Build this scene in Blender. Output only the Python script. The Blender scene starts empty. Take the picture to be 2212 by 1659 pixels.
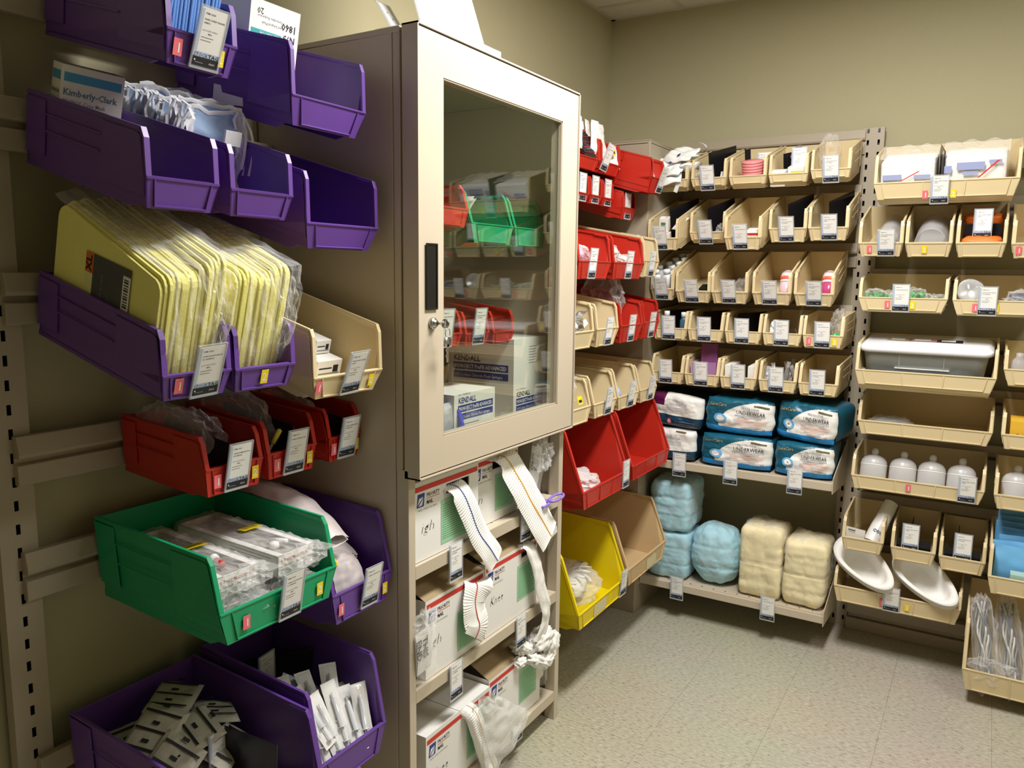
import bpy, bmesh, math, random
from mathutils import Vector, Matrix, noise
R = math.radians
SC = bpy.context.scene
COL = SC.collection

# ---------------------------------------------------------------- camera, light, exposure
def make_camera():
    yaw, pitch, roll = R(31.29), R(8.045), R(0.7026)
    fwd = Vector((-math.sin(yaw)*math.cos(pitch), math.cos(yaw)*math.cos(pitch), -math.sin(pitch)))
    right = Vector((math.cos(yaw), math.sin(yaw), 0)); up = right.cross(fwd)
    r2 = math.cos(roll)*right + math.sin(roll)*up; u2 = -math.sin(roll)*right + math.cos(roll)*up
    cd = bpy.data.cameras.new('camera'); cd.sensor_width = 36; cd.lens = 36*1687.3/2212
    cd.clip_start = 0.05
    co = bpy.data.objects.new('camera', cd); COL.objects.link(co)
    m = Matrix((r2, u2, -fwd)).transposed().to_4x4(); m.translation = Vector((0, 0, 1.6))
    co.matrix_world = m
    SC.camera = co
make_camera()
W = bpy.data.worlds.new('world'); SC.world = W; W.use_nodes = True
W.node_tree.nodes['Background'].inputs[0].default_value = (0.9, 0.85, 0.75, 1)
W.node_tree.nodes['Background'].inputs[1].default_value = 0.05
SC.view_settings.view_transform = 'Standard'; SC.view_settings.look = 'None'
SC.view_settings.gamma = 1; SC.view_settings.use_curve_mapping = False
SC.view_settings.exposure = EXPO = 0.08
CEIL = 2.87
def area(name, loc, sx, sy, energy, color=(1.0, 0.975, 0.94)):
    ld = bpy.data.lights.new(name, 'AREA'); ld.shape = 'RECTANGLE'; ld.size = sx; ld.size_y = sy
    ld.energy = energy; ld.color = color
    lo = bpy.data.objects.new(name, ld); COL.objects.link(lo); lo.location = loc
    return lo
LIGHT_AT = (-0.42, 2.05, CEIL-0.03)
LIGHT_B = (0.95, 2.15, CEIL-0.03)
area('ceiling_light_lamp', LIGHT_AT, 0.30, 1.0, 68)
area('ceiling_light_lamp', LIGHT_B, 0.30, 1.0, 17)

# ---------------------------------------------------------------- materials
def lin(h):
    if isinstance(h, str):
        c = [int(h[i:i+2], 16)/255 for i in (0, 2, 4)]
    else: c = h
    return tuple((x/12.92 if x <= .04045 else ((x+.055)/1.055)**2.4) for x in c) + (1,)
MATS = {}
def mat(name, col, rough=.5, metal=0, bump=0, bscale=60, mott=0, spec=.5, coat=0, sheen=0, sss=0):
    if name in MATS: return MATS[name]
    m = bpy.data.materials.new(name); m.use_nodes = True; nt = m.node_tree; b = nt.nodes['Principled BSDF']
    c = lin(col); b.inputs['Base Color'].default_value = c; b.inputs['Roughness'].default_value = rough
    b.inputs['Metallic'].default_value = metal; b.inputs['Specular IOR Level'].default_value = spec
    b.inputs['Coat Weight'].default_value = coat
    if mott or bump:
        tc = nt.nodes.new('ShaderNodeTexCoord'); n = nt.nodes.new('ShaderNodeTexNoise')
        n.inputs['Scale'].default_value = bscale; n.inputs['Detail'].default_value = 4
        nt.links.new(tc.outputs['Object'], n.inputs['Vector'])
        if mott:
            mx = nt.nodes.new('ShaderNodeMix'); mx.data_type = 'RGBA'
            mx.inputs['A'].default_value = tuple(x*(1-mott) for x in c[:3])+(1,)
            mx.inputs['B'].default_value = tuple(min(1, x*(1+mott)) for x in c[:3])+(1,)
            nt.links.new(n.outputs['Fac'], mx.inputs['Factor']); nt.links.new(mx.outputs['Result'], b.inputs['Base Color'])
        if bump:
            bp = nt.nodes.new('ShaderNodeBump'); bp.inputs['Strength'].default_value = bump; bp.inputs['Distance'].default_value = .002
            nt.links.new(n.outputs['Fac'], bp.inputs['Height']); nt.links.new(bp.outputs['Normal'], b.inputs['Normal'])
    MATS[name] = m; return m
def film(name, col='ffffff', base=.10, rough=.12, edge=.55, bscale=70, bstr=.5):
    if name in MATS: return MATS[name]
    m = bpy.data.materials.new(name); m.use_nodes = True; nt = m.node_tree; N = nt.nodes; N.clear()
    out = N.new('ShaderNodeOutputMaterial'); mix = N.new('ShaderNodeMixShader'); tr = N.new('ShaderNodeBsdfTransparent')
    pr = N.new('ShaderNodeBsdfPrincipled'); pr.inputs['Base Color'].default_value = lin(col); pr.inputs['Roughness'].default_value = rough
    pr.inputs['Specular IOR Level'].default_value = .9
    lw = N.new('ShaderNodeLayerWeight'); lw.inputs['Blend'].default_value = .35
    ma = N.new('ShaderNodeMath'); ma.operation = 'MULTIPLY_ADD'; ma.inputs[1].default_value = edge; ma.inputs[2].default_value = base
    tc = N.new('ShaderNodeTexCoord'); no = N.new('ShaderNodeTexNoise'); no.inputs['Scale'].default_value = bscale; no.inputs['Detail'].default_value = 3
    bp = N.new('ShaderNodeBump'); bp.inputs['Strength'].default_value = bstr; bp.inputs['Distance'].default_value = .004
    L = nt.links.new
    L(tc.outputs['Object'], no.inputs['Vector']); L(no.outputs['Fac'], bp.inputs['Height'])
    L(bp.outputs['Normal'], pr.inputs['Normal']); L(bp.outputs['Normal'], lw.inputs['Normal'])
    L(lw.outputs['Facing'], ma.inputs[0]); L(ma.outputs[0], mix.inputs[0])
    L(tr.outputs[0], mix.inputs[1]); L(pr.outputs[0], mix.inputs[2]); L(mix.outputs[0], out.inputs[0])
    MATS[name] = m; return m

PURPLE = mat('purple_plastic', '653f95', .38, mott=.08, bscale=9, bump=.05)
RED = mat('red_plastic', 'bb2a1c', .38, mott=.06, bscale=9, bump=.05)
GREEN = mat('green_plastic', '0c9a66', .4, mott=.06, bscale=9, bump=.05)
BEIGE = mat('beige_plastic', 'dbc89e', .42, mott=.04, bscale=9, bump=.05)
TAN = mat('tan_plastic', 'cdb083', .45, mott=.04, bscale=9, bump=.05)
YELLOW = mat('yellow_plastic', 'e6cf08', .4, mott=.05, bscale=9, bump=.05)
BLUEP = mat('blue_plastic', '2f3fd8', .4)
PUTTY = mat('putty_metal', 'c8bba6', .42, mott=.03, bscale=300, bump=.08)
PUTTYD = mat('grey_metal', 'a89c88', .45, mott=.03, bscale=300, bump=.08)
STEEL = mat('steel', 'c0c0be', .25, 1)
BLACK = mat('black_plastic', '101012', .35)
DARK = mat('dark_divider', '16151a', .3, spec=.4)
WHITE = mat('white_card', 'f0efec', .55)
PAPER = mat('white_paper', 'e9e8e4', .7, bump=.2, bscale=30)
INK = mat('black_ink', '1c1c20', .6)
GREYINK = mat('grey_ink', '85858a', .6)
BLUEINK = mat('blue_ink', '2b3f8f', .6)
REDINK = mat('red_ink', 'c5362c', .6)
TEALINK = mat('teal_ink', '2fa8a8', .6)
PINK = mat('pink_sticker', 'f0707c', .5)
YSTK = mat('yellow_sticker', 'f2d81c', .5)
LBLUE = mat('light_blue_print', 'b9c6dc', .5)
FILM = film('clear_film')
FILMB = film('crumpled_clear_film', base=.07, rough=.09, edge=.5, bscale=38, bstr=.6)
FROST = film('frosted_plastic', 'e8ecf0', base=.42, rough=.3, edge=.4, bscale=10, bstr=.1)
SLEEVE = film('tag_sleeve_plastic', 'dfe4ea', base=.28, rough=.1, edge=.4, bscale=5, bstr=.0)

# ---------------------------------------------------------------- mesh builder
_tc = {}
def textgeo(s, bold=0.0):
    k = (s, bold)
    if k in _tc: return _tc[k]
    cu = bpy.data.curves.new('t', 'FONT'); cu.body = s; cu.size = 1; cu.resolution_u = 1; cu.offset = bold
    ob = bpy.data.objects.new('t', cu); me = ob.to_mesh()
    v = [(p.co.x, p.co.y) for p in me.vertices]; f = [tuple(p.vertices) for p in me.polygons]
    ob.to_mesh_clear(); bpy.data.objects.remove(ob); bpy.data.curves.remove(cu)
    _tc[k] = (v, f); return v, f
I4 = Matrix.Identity(4)
FX = Matrix(((0, 0, 1, 0), (1, 0, 0, 0), (0, 1, 0, 0), (0, 0, 0, 1)))      # face looking +X: a->+Y, b->+Z
FNY = Matrix(((1, 0, 0, 0), (0, 0, -1, 0), (0, 1, 0, 0), (0, 0, 0, 1)))    # face looking -Y: a->+X, b->+Z
def T(x, y, z): return Matrix.Translation((x, y, z))
def RX(a): return Matrix.Rotation(R(a), 4, 'X')
def RY(a): return Matrix.Rotation(R(a), 4, 'Y')
def RZ(a): return Matrix.Rotation(R(a), 4, 'Z')
class MB:
    def __init__(s): s.v = []; s.f = []; s.m = []; s.mats = []; s.sm = []
    def mi(s, m):
        if m not in s.mats: s.mats.append(m)
        return s.mats.index(m)
    def add(s, vs, fs, m, M=I4, smooth=False):
        b = len(s.v); k = s.mi(m)
        s.v += [tuple(M @ Vector(p)) for p in vs]
        for f in fs: s.f.append(tuple(b+i for i in f)); s.m.append(k); s.sm.append(smooth)
        return s
    def box(s, x0, x1, y0, y1, z0, z1, m, M=I4):
        vs = [(x, y, z) for z in (z0, z1) for y in (y0, y1) for x in (x0, x1)]
        return s.add(vs, [(0, 2, 3, 1), (4, 5, 7, 6), (0, 1, 5, 4), (2, 6, 7, 3), (0, 4, 6, 2), (1, 3, 7, 5)], m, M)
    def prism(s, poly, y0, y1, m, M=I4):            # poly in (x,z), extruded along y
        n = len(poly); vs = [(x, y0, z) for x, z in poly] + [(x, y1, z) for x, z in poly]
        fs = [tuple(range(n)), tuple(range(2*n-1, n-1, -1))] + [(i, i+n, (i+1) % n+n, (i+1) % n) for i in range(n)]
        return s.add(vs, fs, m, M)
    def quad(s, a0, a1, b0, b1, m, M, n=0.0):       # flat print in (a,b) plane
        return s.add([(a0, b0, n), (a1, b0, n), (a1, b1, n), (a0, b1, n)], [(0, 1, 2, 3)], m, M)
    def disc(s, a, b, r, m, M, n=0.0, k=20, ry=None):
        ry = ry or r
        return s.add([(a+r*math.cos(i*math.tau/k), b+ry*math.sin(i*math.tau/k), n) for i in range(k)], [tuple(range(k))], m, M)
    def text(s, t, a, b, size, m, M, n=0.0, bold=0.0, fit=None, align='L', sx=1, slant=0):
        v, f = textgeo(t, bold)
        if slant: v = [(p[0]+slant*p[1], p[1]) for p in v]
        if not v: return s
        w = max(p[0] for p in v)
        k = size*sx
        if fit: k = fit/max(w, 1e-6)
        ox = -w*k if align == 'R' else (-w*k/2 if align == 'C' else 0)
        return s.add([(a+ox+p[0]*k, b+p[1]*size, n) for p in v], f, m, M)
    def lathe(s, prof, m, M=I4, k=20, smooth=True, oval=1):
        vs = []; fs = []
        for r, z in prof:
            for i in range(k): vs.append((r*math.cos(i*math.tau/k), oval*r*math.sin(i*math.tau/k), z))
        for j in range(len(prof)-1):
            for i in range(k): fs.append((j*k+i, j*k+(i+1) % k, (j+1)*k+(i+1) % k, (j+1)*k+i))
        fs.append(tuple(range(k-1, -1, -1))); fs.append(tuple((len(prof)-1)*k+i for i in range(k)))
        return s.add(vs, fs, m, M, smooth)
    def tube(s, pts, r, m, M=I4, k=8):
        pts = [Vector(p) for p in pts]; vs = []; fs = []
        for i, p in enumerate(pts):
            d = (pts[min(i+1, len(pts)-1)]-pts[max(i-1, 0)]).normalized()
            a = d.orthogonal().normalized() if i == 0 else (a-d*a.dot(d)).normalized()
            b = d.cross(a)
            rr = r(i/(len(pts)-1)) if callable(r) else r
            for j in range(k): vs.append(p+rr*(math.cos(j*math.tau/k)*a+math.sin(j*math.tau/k)*b))
        for i in range(len(pts)-1):
            for j in range(k): fs.append((i*k+j, i*k+(j+1) % k, (i+1)*k+(j+1) % k, (i+1)*k+j))
        fs.append(tuple(range(k-1, -1, -1))); fs.append(tuple((len(pts)-1)*k+i for i in range(k)))
        return s.add(vs, fs, m, M, True)
    def grid(s, fn, nu, nv, m, M=I4, smooth=True):
        vs = [fn(i/nu, j/nv) for j in range(nv+1) for i in range(nu+1)]
        fs = [(j*(nu+1)+i, j*(nu+1)+i+1, (j+1)*(nu+1)+i+1, (j+1)*(nu+1)+i) for j in range(nv) for i in range(nu)]
        return s.add(vs, fs, m, M, smooth)
    def pillow(s, w, h, t, m, M=I4, seed=0, cr=.004, nu=16, nv=16, smooth=False, flatb=.5, freq=30, pw=.5):
        # closed sealed packet lying in XY, thickness along Z
        def g(sgn):
            def fn(u, v):
                x, y = (u-.5)*w, (v-.5)*h
                e = max(0, (1-(2*u-1)**4)*(1-(2*v-1)**4))**pw
                n = noise.noise(Vector((x*freq+seed*7.1, y*freq, seed*3.3)))
                n2 = noise.noise(Vector((x*freq*2.3, y*freq*2.3+seed, seed)))
                z = sgn*t/2*e*(1 if sgn > 0 else flatb)
                return (x+cr*.5*n2*0, y, z + cr*(n+.5*n2)*(1 if e > .02 else .6))
            return fn
        s.grid(g(1), nu, nv, m, M, smooth); s.grid(g(-1), nu, nv, m, M, smooth); return s
    def blob(s, sx, sy, sz, m, M=I4, seed=0, cr=.05, p=3.0, n=18, freq=8, smooth=True):
        # crumpled superellipsoid, half-sizes sx,sy,sz
        vs = []; fs = []
        for j in range(n+1):
            th = math.pi*j/n
            for i in range(2*n):
                ph = math.tau*i/(2*n)
                d = Vector((math.sin(th)*math.cos(ph), math.sin(th)*math.sin(ph), math.cos(th)))
                q = (abs(d.x)**p+abs(d.y)**p+abs(d.z)**p)**(-1/p)
                k = 1+cr*noise.noise(d*freq*.35+Vector((seed, 0, 0)))*2+cr*.6*noise.noise(d*freq+Vector((0, seed, 0)))
                d = d*q*k; vs.append((d.x*sx, d.y*sy, d.z*sz))
        for j in range(n):
            for i in range(2*n): fs.append((j*2*n+i, (j+1)*2*n+i, (j+1)*2*n+(i+1) % (2*n), j*2*n+(i+1) % (2*n)))
        return s.add(vs, fs, m, M, smooth)
    def mesh(s, name):
        me = bpy.data.meshes.new(name); me.from_pydata(s.v, [], s.f)
        for m in s.mats: me.materials.append(m)
        me.polygons.foreach_set('material_index', s.m); me.polygons.foreach_set('use_smooth', s.sm)
        me.update(); return me
    def build(s, name, parent=None, M=None, bevel=0, fixn=True):
        me = s.mesh(name)
        if fixn:
            bm = bmesh.new(); bm.from_mesh(me); bmesh.ops.remove_doubles(bm, verts=bm.verts, dist=1e-6)
            bmesh.ops.recalc_face_normals(bm, faces=bm.faces); bm.to_mesh(me); bm.free()
        o = bpy.data.objects.new(name, me); COL.objects.link(o)
        if parent: o.parent = parent
        if M is not None: o.matrix_local = M
        if bevel:
            b = o.modifiers.new('bevel', 'BEVEL'); b.width = bevel; b.segments = 2; b.limit_method = 'ANGLE'; b.angle_limit = R(50)
        return o
def tag(o, label=None, cat=None, group=None, kind=None):
    if label: o['label'] = label
    if cat: o['category'] = cat
    if group: o['group'] = group
    if kind: o['kind'] = kind
    return o
def empty(name, M=I4):
    o = bpy.data.objects.new(name, None); COL.objects.link(o); o.matrix_world = M; o.empty_display_size = .05; return o
def thing(name, label, cat, M=I4, group=None): return tag(empty(name, M), label, cat, group)
def copy_tree(o, parent=None, M=None):
    c = o.copy(); COL.objects.link(c)
    if parent: c.parent = parent
    if M is not None: c.matrix_world = M
    for ch in list(o.children):
        k = copy_tree(ch, c); k.matrix_parent_inverse = ch.matrix_parent_inverse.copy(); k.matrix_basis = ch.matrix_basis.copy()
    return c
# ---------------------------------------------------------------- room shell
def wall_mat():
    m = mat('wall_paint', 'b0a988', .75, bump=.25, bscale=220, mott=.03); return m
def ceil_mat():
    m = mat('ceiling_tile', 'd9d6c8', .9, bump=.5, bscale=260, mott=.06); return m
def floor_mat():
    m = bpy.data.materials.new('vinyl_tile'); m.use_nodes = True; nt = m.node_tree; N = nt.nodes; L = nt.links.new; b = N['Principled BSDF']
    tc = N.new('ShaderNodeTexCoord')
    mp = N.new('ShaderNodeMapping'); mp.inputs['Scale'].default_value = (55, 150, 1); L(tc.outputs['Object'], mp.inputs[0])
    mp.inputs['Rotation'].default_value = (0, 0, 0.12)
    n1 = N.new('ShaderNodeTexNoise'); n1.inputs['Scale'].default_value = 1; n1.inputs['Detail'].default_value = 3; L(mp.outputs[0], n1.inputs['Vector'])
    r1 = N.new('ShaderNodeValToRGB'); e = r1.color_ramp.elements
    e[0].position = .34; e[0].color = lin('9d9683'); e[1].position = .68; e[1].color = lin('cfcabb')
    e2 = e.new(.43); e2.color = lin('b9b4a3'); e3 = e.new(.56); e3.color = lin('bfbaa9')
    L(n1.outputs['Fac'], r1.inputs[0])
    n3 = N.new('ShaderNodeTexNoise'); n3.inputs['Scale'].default_value = 1.4; L(tc.outputs['Object'], n3.inputs['Vector'])
    mx = N.new('ShaderNodeMix'); mx.data_type = 'RGBA'; mx.blend_type = 'MULTIPLY'; mx.inputs['Factor'].default_value = .25
    L(r1.outputs[0], mx.inputs['A']); L(n3.outputs['Color'], mx.inputs['B'])
    # tile joints
    sx = N.new('ShaderNodeSeparateXYZ'); L(tc.outputs['Object'], sx.inputs[0])
    def joint(out, off):
        a = N.new('ShaderNodeMath'); a.operation = 'ADD'; a.inputs[1].default_value = off; L(out, a.inputs[0])
        p = N.new('ShaderNodeMath'); p.operation = 'PINGPONG'; p.inputs[1].default_value = .171; L(a.outputs[0], p.inputs[0])
        q = N.new('ShaderNodeMath'); q.operation = 'LESS_THAN'; q.inputs[1].default_value = .0007; L(p.outputs[0], q.inputs[0]); return q.outputs[0]
    ja, jb = joint(sx.outputs[0], 10.26+.895), joint(sx.outputs[1], 10.26-3.05)
    mm = N.new('ShaderNodeMath'); mm.operation = 'MAXIMUM'; L(ja, mm.inputs[0]); L(jb, mm.inputs[1])
    ms = N.new('ShaderNodeMath'); ms.operation = 'MULTIPLY'; ms.inputs[1].default_value = .55; L(mm.outputs[0], ms.inputs[0])
    m2 = N.new('ShaderNodeMix'); m2.data_type = 'RGBA'; L(ms.outputs[0], m2.inputs['Factor']); L(mx.outputs['Result'], m2.inputs['A']); m2.inputs['B'].default_value = lin('4d4636')
    L(m2.outputs['Result'], b.inputs['Base Color'])
    n2 = N.new('ShaderNodeTexNoise'); n2.inputs['Scale'].default_value = 5; L(tc.outputs['Object'], n2.inputs['Vector'])
    bp = N.new('ShaderNodeBump'); bp.inputs['Strength'].default_value = .15; bp.inputs['Distance'].default_value = .01; L(n2.outputs['Fac'], bp.inputs['Height']); L(bp.outputs['Normal'], b.inputs['Normal'])
    b.inputs['Roughness'].default_value = .38
    return m
XL, XR, YB, YF = -1.745, 1.6, 3.80, -2.2
WALL = wall_mat()
def struct(name, mb, **k):
    o = mb.build(name, **k); o['kind'] = 'structure'; return o
struct('floor', MB().box(XL-.1, XR+.1, YF-.1, YB+.1, -.1, 0, floor_mat()))
struct('wall_left', MB().box(XL-.1, XL, YF-.1, YB+.1, 0, CEIL, WALL))
struct('wall_back', MB().box(XL, XR, YB, YB+.1, 0, CEIL, WALL))
struct('wall_right', MB().box(XR, XR+.1, YF-.1, YB+.1, 0, CEIL, WALL))
struct('wall_front', MB().box(XL, XR, YF-.1, YF, 0, CEIL, WALL))
cb = MB().box(XL-.1, XR+.1, YF-.1, YB+.1, CEIL, CEIL+.1, ceil_mat())
GRID = mat('ceiling_grid_metal', 'c9c5b4', .5)
x = XL+.37
while x < XR: cb.box(x-.012, x+.012, YF, YB, CEIL-.004, CEIL, GRID); x += .61
y = YB-.2
while y > YF: cb.box(XL, XR, y-.012, y+.012, CEIL-.005, CEIL, GRID); y -= .61
cb.box(XL, XL+.022, YF, YB, CEIL-.006, CEIL, GRID); cb.box(XL, XR, YB-.022, YB, CEIL-.006, CEIL, GRID)
struct('ceiling', cb)
# recessed light fixture around the lamp
for LA, lab in ((LIGHT_AT, 'recessed ceiling light over the aisle beside the cabinet'), (LIGHT_B, 'recessed ceiling light near the right wall')):
    lt = thing('ceiling_light', lab, 'ceiling light', T(LA[0], LA[1], CEIL)); lf = MB()
    for a in ((-.20, -.16, -.56, .56), (.16, .20, -.56, .56), (-.16, .16, -.56, -.52), (-.16, .16, .52, .56)): lf.box(a[0], a[1], a[2], a[3], -.02, 0, WHITE)
    lf.build('frame', lt)
# skirting rails at the foot of the back wall shelving
struct('baseboard_back', MB().box(-.45, XR, YB-.075, YB, 0, .055, PUTTYD).box(-.45, XR, YB-.055, YB, .055, .075, PUTTYD)
       .box(-.45, XR, YB-.07, YB, .075, .13, PUTTYD), bevel=.003)

# ---------------------------------------------------------------- slotted uprights and bin rails
def upright(label, M, h, w=.055, double=False, z0=0.0):
    """slotted post, front face at local x=0 looking +X, width along Y"""
    t = thing('shelving_upright', label, 'shelving post', M)
    mb = MB(); d = .03
    cols = (-w/4, w/4) if double else (0.0,)
    pitch = .0508; slot = .022; sw = .009
    ys = [-w/2]
    for c in cols: ys += [c-sw/2, c+sw/2]
    ys.append(w/2)
    for i in range(0, len(ys)-1, 2): mb.box(-.002, 0, ys[i], ys[i+1], z0, h, PUTTYD)
    for i in range(1, len(ys)-1, 2):
        z = z0
        while z < h:
            mb.box(-.002, 0, ys[i], ys[i+1], z, min(h, z+pitch-slot), PUTTYD); z += pitch
    mb.box(-d, -.002, -w/2, -w/2+.002, z0, h, PUTTYD); mb.box(-d, -.002, w/2-.002, w/2, z0, h, PUTTYD)
    mb.box(-d, -d+.001, -w/2, w/2, z0, h, BLACK)
    mb.build('post', t); return t
LW = lambda y, z=0: T(-1.70, y, z)                      # on the left wall, looking +X
BWm = lambda x, z=0: T(x, 3.745, z) @ RZ(-90)           # on the back wall, looking -Y
upright('slotted grey metal upright at the left edge of the left wall', LW(.812), 2.36, .075)
upright('slotted metal upright on left wall just past the glass cabinet', LW(2.46), 2.25, .055)
upright('double slotted metal upright between the two back wall bin sections', BWm(-.485), 2.235, .085, True)
upright('double slotted metal upright right of the wide back wall bins', BWm(.83), 2.235, .085, True)
def rail(label, M, w, group):
    mb = MB()
    p = [(-.03, -.055), (-.012, -.055), (-.012, -.012), (-.026, -.008), (-.026, .002), (-.006, .004), (-.003, .012), (-.012, .05), (-.03, .05)]
    mb.prism(p, -w/2, w/2, PUTTYD)
    o = mb.build('bin_rail', None, M, bevel=.0015); tag(o, label, 'bin rail', group); return o
# ---------------------------------------------------------------- tall cabinet with glass door
CY0, CY1, CXB, CXF = 1.516, 2.366, XL+.005, -1.226
cab = thing('supply_cabinet', 'tall putty-coloured metal cabinet with glazed upper door and open lower shelves', 'cabinet', T(0, 0, 0))
b = MB()
b.box(CXB, -1.268, CY0, CY0+.012, .0, 2.165, PUTTY); b.box(CXB, -1.268, CY1-.012, CY1, 0, 2.165, PUTTY)     # sides
b.box(-1.266, CXF, CY0, CY0+.028, 0, 1.10, PUTTY); b.box(-1.266, CXF, CY1-.028, CY1, 0, 1.10, PUTTY)      # lower posts
b.box(-1.266, -1.245, CY0, CY0+.028, 1.10, 2.165, PUTTY); b.box(-1.266, -1.245, CY1-.028, CY1, 1.10, 2.165, PUTTY)
b.box(CXB, -1.245, CY0, CY1, 2.165, 2.178, PUTTY)                                                      # top
b.box(CXB, CXB+.008, CY0+.012, CY1-.012, 0.02, 2.165, PUTTY)                                            # back
b.build('carcass', cab, bevel=.002)
def shelf_part(name, x0, x1, y0, y1, ztop, th=.036, lip=True, par=cab, holes=True):
    mb = MB(); mb.box(x0, x1, y0, y1, ztop-th, ztop, PUTTY)
    if holes:
        n = int((y1-y0)/.055)
        for i in range(n):
            yy = y0+.03+i*.055
            mb.box(x1-.045, x1-.030, yy, yy+.003, ztop, ztop+.0004, INK, I4)
    return mb.build(name, par, bevel=.003)
shelf_part('shelf', CXB+.01, -1.24, CY0+.013, CY1-.013, 1.098, .03, holes=False)
for z in (.836, .488, .11): shelf_part('shelf', CXB+.01, CXF-.001, CY0+.029, CY1-.029, z)
# door
d = MB(); x0, x1 = -1.238, -1.19
DY0, DY1, DZ0, DZ1 = CY0, CY1, 1.079, 2.18
gy0, gy1, gz0, gz1 = 1.622, 2.254, 1.175, 2.075
fz = lambda a, b_, c, e: d.box(x0+.004, x1-.004, a, b_, c, e, PUTTY)
fz(DY0+.008, gy0, DZ0+.008, DZ1-.008); fz(gy1, DY1-.008, DZ0+.008, DZ1-.008); fz(gy0, gy1, DZ0+.008, gz0); fz(gy0, gy1, gz1, DZ1-.008)
e = lambda a, b_, c, f_: d.box(x0, x1, a, b_, c, f_, PUTTY)
e(DY0, DY0+.004, DZ0, DZ1); e(DY1-.004, DY1, DZ0, DZ1); e(DY0, DY1, DZ0, DZ0+.004); e(DY0, DY1, DZ1-.004, DZ1)
for a in ((DY0+.004, DY0+.008, DZ0+.004, DZ1-.004), (DY1-.008, DY1-.004, DZ0+.004, DZ1-.004), (DY0+.008, DY1-.008, DZ0+.004, DZ0+.008), (DY0+.008, DY1-.008, DZ1-.008, DZ1-.004)):
    d.box(x0+.004, x1-.008, *a, BLACK)
door = d.build('door', cab)
g = MB()
gl = bpy.data.materials.new('door_glass'); gl.use_nodes = True; N = gl.node_tree.nodes; N.clear(); Lk = gl.node_tree.links.new
o_ = N.new('ShaderNodeOutputMaterial'); mx = N.new('ShaderNodeMixShader'); tr = N.new('ShaderNodeBsdfTransparent'); gs = N.new('ShaderNodeBsdfGlossy')
gs.inputs['Roughness'].default_value = .01; tr.inputs['Color'].default_value = (.93, .95, .92, 1); fr = N.new('ShaderNodeLayerWeight'); fr.inputs['Blend'].default_value = .5
pw_ = N.new('ShaderNodeMath'); pw_.operation = 'POWER'; pw_.inputs[1].default_value = 3.2; mad = N.new('ShaderNodeMath'); mad.operation = 'MULTIPLY_ADD'; mad.inputs[1].default_value = .55; mad.inputs[2].default_value = .05
Lk(fr.outputs['Facing'], pw_.inputs[0]); Lk(pw_.outputs[0], mad.inputs[0]); Lk(mad.outputs[0], mx.inputs[0]); Lk(tr.outputs[0], mx.inputs[1]); Lk(gs.outputs[0], mx.inputs[2]); Lk(mx.outputs[0], o_.inputs[0])
g.box(-1.212, -1.208, gy0-.004, gy1+.004, gz0-.004, gz1+.004, gl); g.build('glass_pane', door)
g = MB(); q = .006
for a in ((gy0-q+.006, gy0+.004, gz0, gz1), (gy1-.004, gy1, gz0, gz1), (gy0, gy1, gz0, gz0+.004), (gy0, gy1, gz1-.004, gz1)): g.box(-1.207, -1.196, *a, PUTTYD)
g.build('glazing_bead', door)
h = MB(); h.box(-1.1945, -1.1905, 1.549, 1.590, 1.512, 1.668, BLACK); h.box(-1.1915, -1.1885, 1.546, 1.551, 1.508, 1.672, BLACK); h.box(-1.1915, -1.1885, 1.588, 1.593, 1.508, 1.672, BLACK)
h.box(-1.1915, -1.1885, 1.549, 1.590, 1.508, 1.513, BLACK); h.box(-1.1915, -1.1885, 1.549, 1.590, 1.667, 1.672, BLACK)
h.build('recessed_handle', door, bevel=.001)
k = MB(); KM = T(-1.194, 1.574, 1.474) @ RY(90)
k.lathe([(.0, 0), (.015, 0), (.015, .006), (.012, .009), (.0085, .0095), (.0085, .014), (.0, .014)], STEEL, KM)
k.build('lock', door)
ks = thing('key_ring', 'steel keys hanging from the lock of the glass door', 'keys', T(-1.18, 1.577, 1.474))
kk = MB(); kk.box(.0, .016, -.0012, .0012, -.003, .003, STEEL)
kk.lathe([(0, -.001), (.012, -.001), (.012, .001), (0, .001)], STEEL, T(.022, .004, 0) @ RX(90))
kk.build('inserted_key', ks)
kk = MB(); pts = [(.022+.0*i, .014+.010*math.sin(i*math.tau/16), -.012-.012+.012*math.cos(i*math.tau/16)) for i in range(17)]
kk.tube(pts, .0012, STEEL, k=6); kk.build('ring', ks)
kk = MB(); kk.lathe([(0, -.001), (.013, -.001), (.013, .001), (0, .001)], STEEL, T(.022, .014, -.046) @ RY(90))
kk.box(.021, .023, .011, .017, -.098, -.052, STEEL); kk.box(.021, .023, .008, .012, -.085, -.078, STEEL); kk.box(.021, .023, .008, .012, -.07, -.064, STEEL)
kk.build('hanging_key', ks)
hg = MB()
for z in (2.02, 1.62, 1.22): hg.lathe([(0, 0), (.006, 0), (.006, .07), (0, .07)], PUTTY, T(-1.198, CY1+.004, z-.06), k=10)
hg.build('hinge', door)

# corner column at the end of the left wall
cc = thing('corner_cabinet', 'plain grey-beige metal cabinet end standing in the far left corner', 'cabinet', T(0, 0, 0))
c = MB(); c.box(XL+.004, -1.333, 3.34, YB-.004, 0, 2.19, PUTTYD); c.box(XL+.004, -1.331, 3.338, YB-.004, 2.186, 2.192, PUTTYD)
c.build('body', cc, bevel=.003)
c = MB(); c.box(XL+.02, -1.345, 3.3385, 3.34, 2.176, 2.178, INK); c.box(-1.3335, -1.3322, 3.35, 3.78, 2.176, 2.178, INK); c.build('top_seam', cc)

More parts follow.
